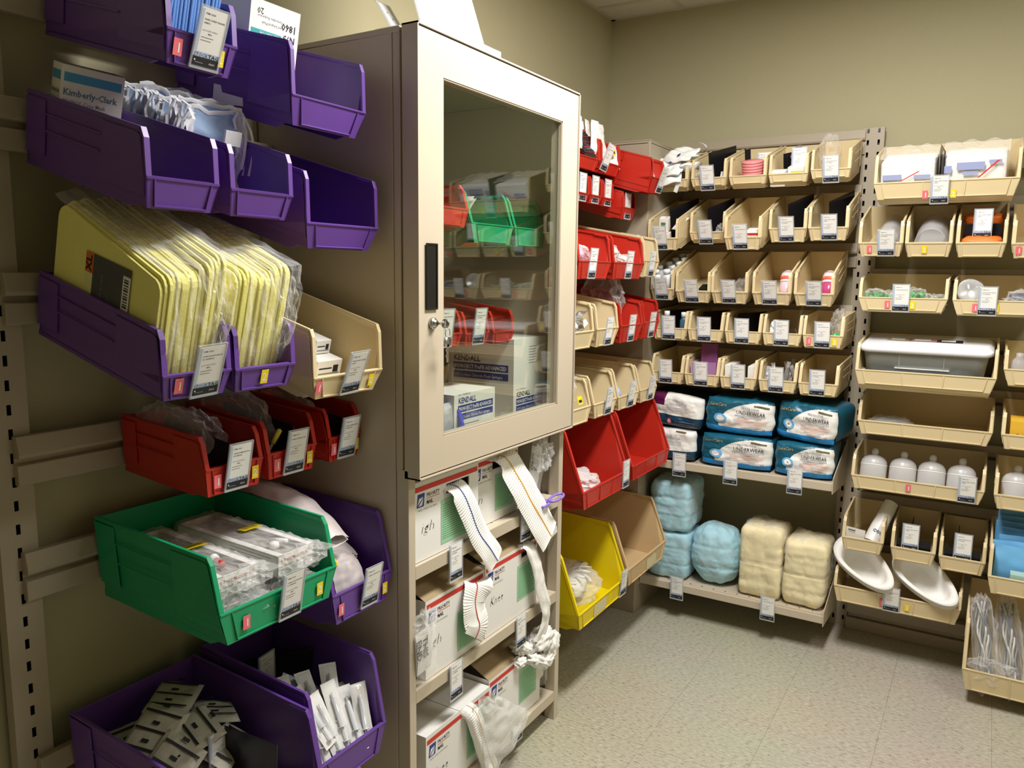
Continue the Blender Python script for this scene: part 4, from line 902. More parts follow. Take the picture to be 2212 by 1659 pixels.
# bag with bandage at the bottom
bandage('yellow-striped bandage inside the clear bag at the bottom box', [(-1.27, 1.80, .300), (-1.222, 1.80, .298), (-1.208, 1.82, .23), (-1.205, 1.85, .15), (-1.20, 1.875, .085)], .06, mat('thread_yellow', 'e0a83c', .7), 6, th=.03)
t = thing('plastic_bag', 'large milky clear bag hanging out of the bottom box', 'plastic bag', T(-1.19, 1.88, .2)); b_ = MB()
b_.grid(lambda u, v: (.012*math.sin(u*3.1)+.007*noise.noise(Vector((u*5, v*6, 2))), -.09+(.10+.17*v)*u+.05*v, .125-.26*v+.09*u*v+.012*noise.noise(Vector((u*4, v*7, 5)))), 22, 26, film('milky_film', 'f4f4f2', .38, .2, .5, 40, .6), smooth=False)
b_.grid(lambda u, v: (-.018-.01*math.sin(u*3.1)+.007*noise.noise(Vector((u*5, v*6, 9))), -.09+(.10+.17*v)*u+.05*v, .125-.26*v+.09*u*v+.012*noise.noise(Vector((u*4, v*7, 6)))), 22, 26, MATS['milky_film'], smooth=False); b_.build('film', t)
# slips reading THIS
def this_slip(label, M, w=.05, h=.11):
    t = thing('plastic_bag', label, 'plastic bag', M); q = MB().grid(lambda u, v: (.006*math.sin(v*3), (u-.5)*w, v*h), 4, 8, PAPER)
    q.text('THIS', 0, 0, .030, INK, FX @ T(-.008, h*.86, .008) @ RZ(-90), bold=.02); q.text('END', 0, 0, .030, INK, FX @ T(-.034, h*.86, .008) @ RZ(-90), bold=.02); q.build('printed_slip', t, fixn=False)
    MB().grid(lambda a, b_: (.010+.008*math.sin(a*3)+.006*noise.noise(Vector((a*3, b_*4, w*50))), (a-.5)*w*1.5, -h*.15+b_*h*1.4), 12, 16, FILMB, smooth=False).build('film', t); return t
this_slip('clear bag with a paper slip reading THIS, upper compartment right', T(-1.262, 2.205, .88) @ RX(-14), .07, .15)
this_slip('clear bag with a THIS slip over the middle left box', T(-1.222, 1.572, .535) @ RX(4), .06, .12)
this_slip('small clear bag with a printed slip, bottom compartment right', T(-1.262, 2.302, .17) @ RX(6), .03, .12)
wad('shiny clear bag curling out of the upper right compartment', T(-1.235, 2.235, 1.0), .02, .04, .045, seed=31, cr=.4)
wad('clear bag draped on the left edge of the middle box', T(-1.228, 1.585, .665), .012, .045, .035, seed=33, cr=.3)
one(MB().box(-.0005, .0005, -.03, .03, -.012, .012, PAPER), 'paper_tag', 'small white paper tag poking from the middle right compartment', 'tag', T(-1.225, 2.30, .715) @ RX(12))
# scissors with purple handles
LAV = mat('lavender_plastic', '8f74d0', .35)
sc = thing('scissors', 'scissors with purple ring handles lying on the upper cabinet shelf', 'scissors', T(-1.235, 2.255, .853)); q = MB()
for (cx, cy, rx_, ry_, nm) in ((.045, .0, .017, .040, 'a'), (.030, -.055, .012, .022, 'b')):
    q.tube([(cx+rx_*math.cos(i*math.tau/20), cy+ry_*math.sin(i*math.tau/20), .004*math.sin(i*math.tau/20)+(.004 if nm == 'a' else -.008)) for i in range(21)], .0045, LAV, k=8)
q.tube([(.03, -.03, 0), (.0, -.045, -.003), (-.03, -.055, -.005)], .0045, LAV, k=8); q.build('handles', sc)
MB().box(-.14, -.02, -.075, -.060, -.0085, -.0065, STEEL, RZ(8)).build('blades', sc)
# cartons behind the glass
def kendall(label, M, dx, dy, dz, faces, small=False):
    mb = MB().box(-dx, 0, 0, dy, 0, dz, CARD)
    for F, w, b0 in faces:
        s = w/.2
        mb.text('tyco / Healthcare', .02*s, b0+.068*s, .008*s, GREYINK, F); mb.text('KENDALL', .02*s, b0+.046*s, .022*s, INK if not small else BLUEINK, F, fit=.085*s, bold=.02)
        mb.quad(.018*s, w-.01, b0+.022*s, b0+.041*s, BLUEINK, F); mb.quad(.018*s, w-.01, b0, b0+.018*s, BLUEINK, F)
        mb.text('MONOJECT PreFill ADVANCED', .021*s, b0+.026*s, .015*s, WHITE, F, .0004, fit=(w-.01)*.86, bold=.02); mb.text('0.9% Sodium Chloride Flush Syringes', .021*s, b0+.004*s, .012*s, WHITE, F, .0004, fit=(w-.01)*.8)
        for i in range(5):
            mb.quad(.02*s, w*(.6+.08*(i % 3)), b0-.014*s-i*.011*s, b0-.012*s-i*.011*s, GREYINK, F)
    if not small:
        F = faces[1][0]
        for i in range(7): mb.quad(.095, .155-.008*(i % 3), dz-.03-i*.009, dz-.0285-i*.009, GREYINK, F)
    return one(mb, 'carton', label, 'box', M, bevel=.002)
kendall('tall white syringe carton with blue bands behind the glass door', T(-1.292, 2.135, 1.099), .26, .21, .292, ((T(-.26, -.0005, 0) @ FNY, .25, .155), (T(.0005, 0, 0) @ FX, .205, .055)))
kendall('low white syringe carton with blue bands at the glass', T(-1.262, 1.765, 1.099), .17, .212, .160, ((T(.0005, 0, 0) @ FX, .21, .085),), True)
bt = thing('storage_bin', 'small bright blue bin at the bottom left behind the glass', 'storage bin', T(-1.39, 1.725, 1.099)); bin_mesh(.15, .13, .12, .055, .006, 0, BLUEP).build('tub', bt, bevel=.001)
for i in range(4): packet('clear printed saline packet in the small blue bin', T(-1.285+.003*i, 1.69+.022*i, 1.17) @ RZ(90) @ RX(90) @ RZ(4*i), .10, .13, .02, film('saline_film', 'dfe2ea', .55, .2, .4, 40, .3), 'saline packets in the blue bin')
# cabinet bins' contents
WPK = mat('white_packet', 'eceae6', .5, bump=.3, bscale=50)
for i in range(5): packet('white packet with red print in the green bin behind the glass', inbin('G2', .30-.02*i, -.07+.018*i, .085+.008*(i % 2)) @ RZ(20*i-30) @ RX(55+6*i), .06, .11, .008, WPK, 'white packets behind the glass', prints=lambda mb: mb.quad(-.02, .02, -.02, .01, mat('salmon_print', 'e89a84', .6), T(0, 0, .006)))
divider('G4', .17, 0, .004, 0, .26, .075, 'black divider in the left small red bin behind glass'); divider('G5', .17, 0, .004, 0, .26, .075, 'black divider in the middle small red bin behind glass')
# dark trays on the cabinet floor behind the cartons
one(MB().box(-.12, .12, -.10, .10, 0, .10, mat('dark_maroon_box', '3a2224', .5)), 'carton', 'dark maroon box deep in the cabinet behind the low carton', 'box', T(-1.55, 1.90, 1.099), bevel=.002)
# top of cabinet
es = thing('sign_holder', 'slanted white sign in a clear stand on top of the cabinet', 'sign', T(-1.212, 1.558, 2.1815)); q = MB()
q.box(-.002, .001, 0, .285, 0, .42, SLEEVE, RY(-19)); q.box(.0, .02, -.002, .325, 0, .003, SLEEVE); q.box(.017, .02, -.002, .325, .0, .014, SLEEVE); q.box(-.09, 0, 0, .285, 0, .003, SLEEVE); q.build('acrylic_stand', es)
q = MB().box(.0012, .0018, .006, .280, .008, .415, WHITE, RY(-19)); F = RY(-19) @ T(.0021, .006, .008) @ FX
q.quad(.088, .115, .108, .138, mat('lilac_print', 'a99be0', .6), F); q.quad(.088, .115, .072, .102, mat('peach_print', 'f7c49a', .6), F)
for z in (.12, .09, .085, .025, .019, .014): q.quad(.125, .17, z, z+.0012, GREYINK, F)
q.quad(.045, .055, .030, .037, mat('pale_red_print', 'f0b0b0', .6), F); q.quad(.062, .070, .024, .034, mat('lilac_print', 'a99be0', .6), F)
q.build('printed_sheet', es, fixn=False)
cs = thing('card_holder', 'small tilted acrylic card holder on the left of the cabinet top', 'card holder', T(-1.275, 1.522, 2.1785)); q = MB()
q.box(-.002, .0, 0, .055, 0, .085, SLEEVE, RY(-35)); q.box(-.05, .02, 0, .055, 0, .002, SLEEVE); q.build('acrylic_stand', cs)
q = MB().box(.0003, .0007, .006, .046, .008, .080, WHITE, RY(-35)); F = RY(-35) @ T(.001, 0, 0) @ FX; q.quad(.02, .024, .05, .054, MAILR, F); q.quad(.028, .031, .03, .036, INK, F); q.build('card', cs, fixn=False)
# ---------------------------------------------------------------- left wall beyond the cabinet
GW = 'white packets heaped in the high red bins'
for i, (k, u, y, v, rz, rx, w, h) in enumerate((('C1a', .22, -.02, .13, 80, 70, .05, .12), ('C1a', .18, .05, .14, 70, 60, .05, .13), ('C1a', .14, .0, .15, 100, 65, .06, .12), ('C1a', .24, .085, .13, 75, 72, .045, .13),
        ('C1b', .22, -.05, .115, 85, 62, .06, .12), ('C1b', .20, .03, .12, 95, 66, .07, .13), ('C1b', .16, .07, .13, 80, 72, .07, .14), ('C1b', .14, .0, .14, 100, 70, .06, .12), ('C1b', .25, .08, .08, 70, 60, .06, .10), ('C1b', .12, -.05, .13, 60, 70, .06, .12),
        ('C1c', .33, -.03, .10, 70, 60, .05, .10), ('C1c', .37, .035, .085, 110, 50, .06, .09))):
    packet('white paper packet heaped with others in the high red bins', inbin(k, u, y, v) @ RZ(rz) @ RX(rx), w, h, .014, WPK, GW, cr=.005)
CART = mat('dark_cartridge', '2a2426', .25); MAROON = mat('maroon_print', '8f1f38', .4)
for i in range(5):
    mb = MB().pillow(.075, .05, .012, CART, seed=i, cr=.002, nu=8, nv=8); mb.box(-.03, .03, -.004, .006, .006, .0075, MAROON); mb.quad(-.03, .02, .010, .013, WHITE, T(0, 0, .0075))
    one(mb, 'dark_packet', 'glossy black packet with a red band, fanned in the nearest high red bin', 'packet', inbin('C1a', .255-.015*i, .045, .065+.017*i) @ RZ(90) @ RX(35) @ RY(-10), 'black packets with red bands')
def ysticker(label, M, w=.03, h=.018):
    mb = MB().box(-w/2, w/2, -h/2, h/2, 0, .0006, YSTK); mb.quad(-w*.35, w*.35, -h*.3, h*.05, INK, T(0, 0, .0009)); return one(mb, 'yellow_label', label, 'sticker', M, fixn=False)
ysticker('bright yellow barcode label on the heaped white packets', inbin('C1b', .262, .03, .10) @ RZ(90) @ RX(68), .045, .03)
for k, s in (('C2a', 'nearest the cabinet'), ('C2b', 'second'), ('C2c', 'third'), ('C2d', 'lowest, last')): divider(k, .12, .0, .004, 0, .18, .095 if k != 'C2d' else .10, 'black divider in a narrow red bin, %s' % s)
packet('small blue-white packet in the last narrow red bin', inbin('C2d', .26, -.03, .05) @ RZ(80) @ RX(60), .03, .05, .008, mat('pale_blue_packet', 'a9bce0', .5), cr=.003)
packet('tiny white packet in the third narrow red bin', inbin('C2c', .24, -.03, .04) @ RZ(80) @ RX(60), .03, .03, .008, WPK, cr=.003)
wad('clear bag of pink and blue bits in the wide red bin by the door', inbin('C3a', .33, -.03, .075), .06, .09, .04, seed=41, core=mat('pinkish_bits', 'c9a0b8', .5, mott=.4, bscale=60), cr=.15)
wad('milky plastic bag in the wide red bin', inbin('C3b', .35, -.06, .085), .045, .055, .035, seed=43, core=WPK, cr=.2); wad('crumpled white bag end right of the tag in the wide red bin', inbin('C3b', .365, .075, .072), .03, .045, .018, seed=44, core=WPK, cr=.2)
wad('clear bag in the beige bin beside the wide red bins', inbin('C3c', .33, -.02, .11), .05, .045, .05, seed=46, cr=.2)
FOIL = mat('foil_packet', 'c4c6c8', .22, .75, bump=.6, bscale=60)
for i in range(9): packet('silver and white foil packet heaped in the nearest beige bin', inbin('C4a', .36+.012*(i % 3), -.02+.013*i-.03, .075+.013*(i % 4)) @ RZ(37*i) @ RX(50) @ RY(20*(i % 3)-20), .05, .06, .012, FOIL if i % 2 else WPK, 'foil packets in the nearest beige bin', cr=.004)
wad('tall clear bag standing in the red bin near the corner', inbin('C4c', .27, -.01, .15), .09, .075, .095, seed=51, cr=.16, p=2.2)
one(MB().lathe([(0, 0), (.018, 0), (.018, .07), (0, .072)], WPK, k=16), 'white_roll', 'white roll inside the tall clear bag', 'roll', inbin('C4c', .34, -.04, .06) @ RX(15)); packet('white packet in the tall clear bag', inbin('C4c', .345, .0, .09) @ RZ(80) @ RX(65), .06, .06, .02, WPK, cr=.004)
packet('white packet in the corner red bin', inbin('C4d', .385, -.04, .07) @ RZ(80) @ RX(45), .06, .04, .012, WPK, cr=.004)
wad('clear packets with a yellow label in the nearest beige bin of four', inbin('C5a', .33, -.01, .115), .06, .075, .075, seed=55, core=WPK, cr=.18); ysticker('yellow label on clear packets in the four-bin row', inbin('C5a', .405, .035, .085) @ RZ(90) @ RX(70), .035, .03)
divider('C5b', .2, -.03, .004, 0, .26, .10, 'grey divider in the second bin of the four-bin row'); packet('small blue-white packet in the third bin of the four-bin row', inbin('C5c', .37, -.02, .065) @ RZ(80) @ RX(50), .06, .05, .012, mat('pale_blue_packet', 'a9bce0', .5), cr=.004)
wad('milky bag lying in the big red bin', inbin('C6a', .36, -.06, .055), .11, .11, .05, seed=57, m=film('milky_film2', 'f2f2f2', .35, .15, .5, 30, .6), cr=.14)
wad('clear bag of white tubing in the big yellow bin', inbin('C7a', .27, -.02, .075), .19, .17, .065, seed=59, core=mat('white_tubing', 'd9d7c4', .4, mott=.2, bscale=50), cr=.08)
for i in range(6):
    a = i*.8; one(MB().tube([(-.10+.03*q, .02*math.sin(q*1.3+a), .012*math.sin(q+a)) for q in range(8)], .005, mat('tube_clear', 'dcdcd0', .3), k=8), 'clear_tube', 'pale plastic tube coiled in the big yellow bin', 'tube', inbin('C7a', .30+.012*i, -.10+.035*i, .115) @ RZ(25*i), 'pale tubes in the big yellow bin')
mb = MB().box(-.018, .018, -.014, .014, 0, .0006, mat('pale_blue_label', 'b9d4d8', .5))
for i in range(8): mb.quad(-.012+i*.003, -.0107+i*.003, -.009, .003, INK, T(0, 0, .0009))
one(mb, 'barcode_sticker', 'pale barcode sticker inside the big yellow bin', 'sticker', inbin('C7a', .395, .2185, .155) @ RX(90) @ RZ(-8), fixn=False)
for k, a, s in (('C7a', .42, 'blank paper card in the front slot of the big yellow bin'), ('C7b', .62, 'blank card in the front slot of the big tan bin')):
    one(MB().box(0, .0006, -.055, .055, 0, .045, mat('slot_card', 'd8cfa8', .6)), 'slot_card', s, 'label card', inbin(k, .4925, (a-.5)*.38, .010))

# ---------------------------------------------------------------- back wall contents, left section
GLOVE = mat('glove_fabric', 'f1f1ee', .8, bump=.4, bscale=120); NAVY = mat('navy_print', '27336e', .6)
for i, (u, y, v, rz, rx, sx, sy, sz) in enumerate(((.16, .0, .125, 10, 8, .08, .075, .022), (.21, .02, .150, -20, 20, .06, .07, .018), (.24, -.035, .118, 15, 18, .06, .065, .020), (.275, -.03, .092, -8, 12, .05, .075, .016), (.295, -.035, .066, 12, 22, .045, .075, .014), (.22, .045, .09, 40, -20, .07, .05, .02))):
    def fold(sg):
        return lambda a, b_: ((a-.5)*2*sx*(1-.15*(2*b_-1)**2), (b_-.5)*2*sy, sg*sz*(max(0, 1-(2*a-1)**4)*max(0, 1-(2*b_-1)**6))**.5*(.6+.4*math.sin(b_*5+i))+.012*noise.noise(Vector((a*3, b_*3, i*2.3)))+.006*math.sin(a*16+3*b_)*(sg > 0)*.5)
    mb = MB(); mb.grid(fold(1), 20, 20, GLOVE); mb.grid(fold(-1), 20, 20, GLOVE)
    if i in (1, 2, 5): mb.disc(sx*.5, sy*.2, .011, NAVY, T(0, 0, sz*1.1), k=12, ry=.007)
    one(mb, 'folded_cloth', 'folded white cloth with navy print spilling from the top corner bin', 'cloth', inbin('b1_1', u, y, v) @ RZ(rz) @ RY(rx), 'white cloths in the top corner bin')
one(MB().grid(lambda a, b_: (-.012+.024*a+.01*math.sin(b_*6), .055*math.cos(b_*math.tau), .03+.026*math.sin(b_*math.tau)+.004*a), 3, 28, GLOVE), 'cloth_loop', 'looped white strap on top of the corner bin', 'cloth', inbin('b1_1', .12, .05, .135))
one(MB().box(-.0008, .0008, -.009, .009, -.055, 0, GLOVE), 'cloth_strap', 'short white strap hanging over the lip of the top corner bin', 'strap', inbin('b1_1', .303, .035, .055) @ RX(-22))
divider('b1_2', .17, .030, .004, -19, .20, .155, 'slanted black divider in a top row bin', 0)
wad('small clear bag in the top row bin with the slanted divider', inbin('b1_2', .24, -.05, .04), .04, .02, .035, seed=61, cr=.2); packet('small white packet beside the slanted divider', inbin('b1_2', .27, .055, .05) @ RZ(80) @ RX(60), .025, .06, .006, WPK, cr=.002)
PINKR = mat('pink_roll', 'e88f92', .6)
for i in range(9): one(MB().lathe([(0, 0), (.044, 0), (.046, .003), (.046, .008), (.044, .011), (0, .011)], PINKR, k=24), 'tape_roll', 'pink tape roll in a stack in a top row bin', 'tape roll', inbin('b1_3', .225, .006, .006+.0116*i), 'stacked pink tape rolls')
one(MB().box(-.004, .004, -.012, .012, 0, .05, DARK), 'bin_divider', 'small black clip behind the pink rolls', 'divider', inbin('b1_3', .165, -.03, .10))
for i, (u, y, v, s) in enumerate(((.25, -.045, .004, 'white carton with a yellow label at the lip of a top row bin'), (.22, .03, .004, 'white carton behind the yellow labelled one'))):
    mb = MB().box(-.03, .03, -.04 if i else -.03, .035 if i else .03, 0, .062 if i == 0 else .072, CARD); mb.quad(-.028, .028, .035, .055, YSTK, T(.0304, 0, 0) @ FX); mb.quad(-.02, .02, .041, .048, INK, T(.0306, 0, 0) @ FX)
    one(mb, 'carton', s, 'box', inbin('b1_4', u, y, v), bevel=.0015)
divider('b1_4', .16, -.02, .004, -35, .07, .12, 'black divider among the yellow labelled cartons'); packet('purple-grey packet at the back of the yellow label bin', inbin('b1_4', .13, .0, .12) @ RX(60), .10, .05, .03, mat('mauve_packet', '9c8ca6', .4), cr=.006)
wad('frosty clear bag rising from the top row bin beside the upright', inbin('b1_5', .16, -.025, .10), .06, .04, .075, seed=63, m=film('haze_film', 'ecebe8', .10, .3, .3, 20, .3), cr=.12)
# second row
for i, (y, v) in enumerate(((-.012, .10), (.0, .045))):
    mb = MB().box(-.02, .02, -.020, .020, 0, .062, CARD); mb.quad(-.012, .008, .01, .045, mat('green_scribble', '5f7a5a', .7), T(.0204, 0, 0) @ FX); mb.quad(-.014, .014, .004, .016, mat('pale_pink_print', 'f0b8b0', .6), T(0, 0, .0624) @ RX(0))
    one(mb, 'small_carton', ('tiny white carton standing on top of another in the second row corner bin', 'tiny white carton at the lip of the second row corner bin')[i], 'box', inbin('b2_1', .35-.03*(1-i)*.6, y, v-.04 if i else v-.03) @ RX(-6 if i == 0 else 0) @ RZ(8), bevel=.001)
divider('b2_1', .17, .030, .004, -17, .22, .15, 'black divider in the second row corner bin'); packet('white packet behind the tiny cartons', inbin('b2_1', .28, .045, .09) @ RZ(60) @ RX(30), .04, .08, .01, WPK, cr=.003)
divider('b2_2', .17, .030, .004, -19, .20, .15, 'black divider in the set back second row bin'); wad('clear tubing bag in the set back second row bin', inbin('b2_2', .25, .05, .05), .04, .018, .03, seed=65, cr=.2)
mb = MB().box(-.04, .04, -.033, .033, 0, .062, CARD); FF = T(.0404, 0, 0) @ FX
mb.quad(-.033, .033, .052, .062, REDINK, FF)
for i in range(4): mb.add([(-.02+i*.010, .022, 0), (-.016+i*.010, .022, 0), (.0+i*.010, .050, 0), (-.004+i*.010, .050, 0)], [(0, 1, 2, 3)], mat('salmon_print', 'e89a84', .6), FF)
one(mb, 'carton', 'white carton with a red band and slanted red stripes', 'box', inbin('b2_3', .33, .035, .004), bevel=.0015)
divider('b2_4', .17, .030, .004, -19, .20, .15, 'black divider in the fourth second row bin'); divider('b2_5', .17, .032, .004, -19, .20, .15, 'black divider in the second row bin by the upright')
# third row
BOTW = mat('white_bottle', 'eef0f4', .35)
for i, (u, y, h, s) in enumerate(((.29, -.035, .125, .018), (.285, .012, .125, .024), (.24, .02, .13, .022), (.19, -.01, .13, .022), (.19, .035, .13, .022), (.13, .0, .13, .022), (.13, .04, .13, .02), (.07, .01, .13, .022), (.07, .04, .13, .02), (.24, -.035, .13, .018))):
    mb = MB().lathe([(0, 0), (s, 0), (s, h*.68), (s*.9, h*.78), (s*.62, h*.84), (s*.62, h*.86), (s*.7, h*.86), (s*.7, h*.98), (s*.6, h), (0, h)], BOTW, k=22)
    if i == 1: mb.text('STERILE', -.015, .05, .007, INK, T(s+.0006, 0, 0) @ FX)
    one(mb, 'white_bottle', 'white screw-capped bottle packed in the third row corner bin', 'bottle', inbin('b3_1', u, y, .004), 'white bottles in the corner bin')
mb = MB().box(-.03, .03, -.024, .024, 0, .055, mat('dark_green_box', '16261c', .4)); mb.text('NEW', -.018, .018, .014, WHITE, T(.0304, 0, 0) @ FX, bold=.03); mb.text('IRRIGATION', -.02, .008, .007, WHITE, T(.0304, 0, 0) @ FX)
one(mb, 'carton', 'small dark carton with white letters in a third row bin', 'box', inbin('b3_2', .28, .045, .004) @ RZ(0), bevel=.001)
wad('hazy clear bag in the third row middle bin', inbin('b3_3', .26, .035, .045), .06, .03, .04, seed=67, m=MATS['haze_film'], cr=.12)
for k, c, s in (('b3_4', 'e8c6d2', 'bottle of pale pink liquid lying in a third row bin'), ('b3_5', 'c24a80', 'bottle of magenta liquid lying in a third row bin')):
    mb = MB().lathe([(0, 0), (.026, 0), (.030, .006), (.030, .05)], mat('liquid_'+c, c, .2, coat=.5), k=26); mb.lathe([(.030, .05), (.030, .052)], INK, k=26); mb.lathe([(.030, .052), (.030, .075), (.026, .095), (.014, .105), (0, .108)], mat('pinkish_cap_'+c, 'e9cfd2', .25), k=26)
    mb.lathe([(.0304, .062), (.0304, .076)], mat('orange_band', 'ef6a4a', .4), k=26); mb.lathe([(.0272, .0915), (.0235, .0985)], mat('dark_band', '3a3238', .4), k=26)
    one(mb, 'liquid_bottle', s, 'bottle', inbin(k, .275, .046, .026) @ RY(-36))
# fourth row
for i, (u, y, s, c, h) in enumerate(((.27, -.032, 'small clear bottle with a white cap, left of the tag', '9db0ac', .125), (.27, .048, 'small blue bottle with a white cap, right of the tag', '3f6a86', .122))):
    mb = MB().lathe([(0, 0), (.017, 0), (.018, .004), (.018, h*.68), (.012, h*.77), (.0105, h*.8)], mat('bottle_'+c, c, .2), k=20); mb.lathe([(.0125, h*.8), (.0125, h*.99), (0, h)], BOTW, k=18); mb.lathe([(.0184, .02), (.0184, .04)], WHITE, k=20); mb.lathe([(.0184, .04), (.0184, .055)], BLUEINK, k=20)
    one(mb, 'small_bottle', s, 'bottle', inbin('b4_1', u, y, .004))
wad('small dark clear packet in the second fourth row bin', inbin('b4_2', .24, -.045, .035), .04, .02, .03, seed=71, cr=.2); divider('b4_3', .16, .0, .004, -35, .16, .12, 'black divider in the middle fourth row bin'); divider('b4_1', .13, .0, .004, -35, .16, .12, 'black divider behind the small bottles'); divider('b4_2', .14, .0, .004, -35, .16, .12, 'black divider in the second fourth row bin')
wad('crumpled white cloth in the fourth row bin', inbin('b4_4', .25, -.045, .06), .03, .018, .04, seed=73, m=GLOVE, name='white_cloth', cat='cloth', cr=.2); one(MB().box(-.06, .06, -.001, .001, 0, .06, mat('grey_brown_card', '7a6a5e', .4), RZ(25)), 'foil_sleeve', 'dull brown packet leaning right of the tag', 'packet', inbin('b4_4', .24, .045, .01) @ RX(20))
wad('clear bag with a bit of green in the last fourth row bin', inbin('b4_5', .23, .045, .09), .055, .026, .06, seed=75, cr=.2); one(MB().blob(.02, .018, .012, mat('green_bit', '3fae5a', .4), seed=4, cr=.2), 'green_clip', 'small green clip in the last fourth row bin', 'clip', inbin('b4_5', .28, .048, .048))
# fifth row
mb = MB().box(-.008, .008, -.037, .037, 0, .175, mat('purple_carton', '8a4a80', .5)); mb.quad(-.034, .034, .02, .09, mat('mauve_print', 'a77aa8', .6), T(.0084, 0, 0) @ FX)
one(mb, 'carton', 'tall purple carton standing in a fifth row bin', 'box', inbin('b5_2', .25, .0, .004) @ RY(-6), bevel=.0015); one(MB().box(-.1, .1, -.0015, .0015, 0, .09, mat('lilac_paper', 'c9a8c4', .6)), 'paper_leaflet', 'lilac leaflet at the left wall of the purple carton bin', 'leaflet', inbin('b5_2', .22, -.058, .01))
for i, (y, s) in enumerate(((-.047, 'white carton left of the tag in a fifth row bin'), (.052, 'white carton right of the tag in a fifth row bin'))): one(MB().box(-.10, .03, -.016, .016, 0, .098, CARD), 'carton', s, 'box', inbin('b5_3', .30, y, .004), bevel=.001)
for i in range(12): packet('thin shiny silver wrapper standing in a fifth row bin', inbin('b5_4', .30-.012*i, (-.055 if i % 4 == 0 else .04)+.022*math.sin(i*2.1), .055+.01*(i % 3)) @ RZ(90) @ RX(72+6*math.sin(i)) @ RZ(25*math.sin(i*1.7)), .018, .10, .006, FOIL, 'silver wrappers in a fifth row bin', cr=.003, n=8)

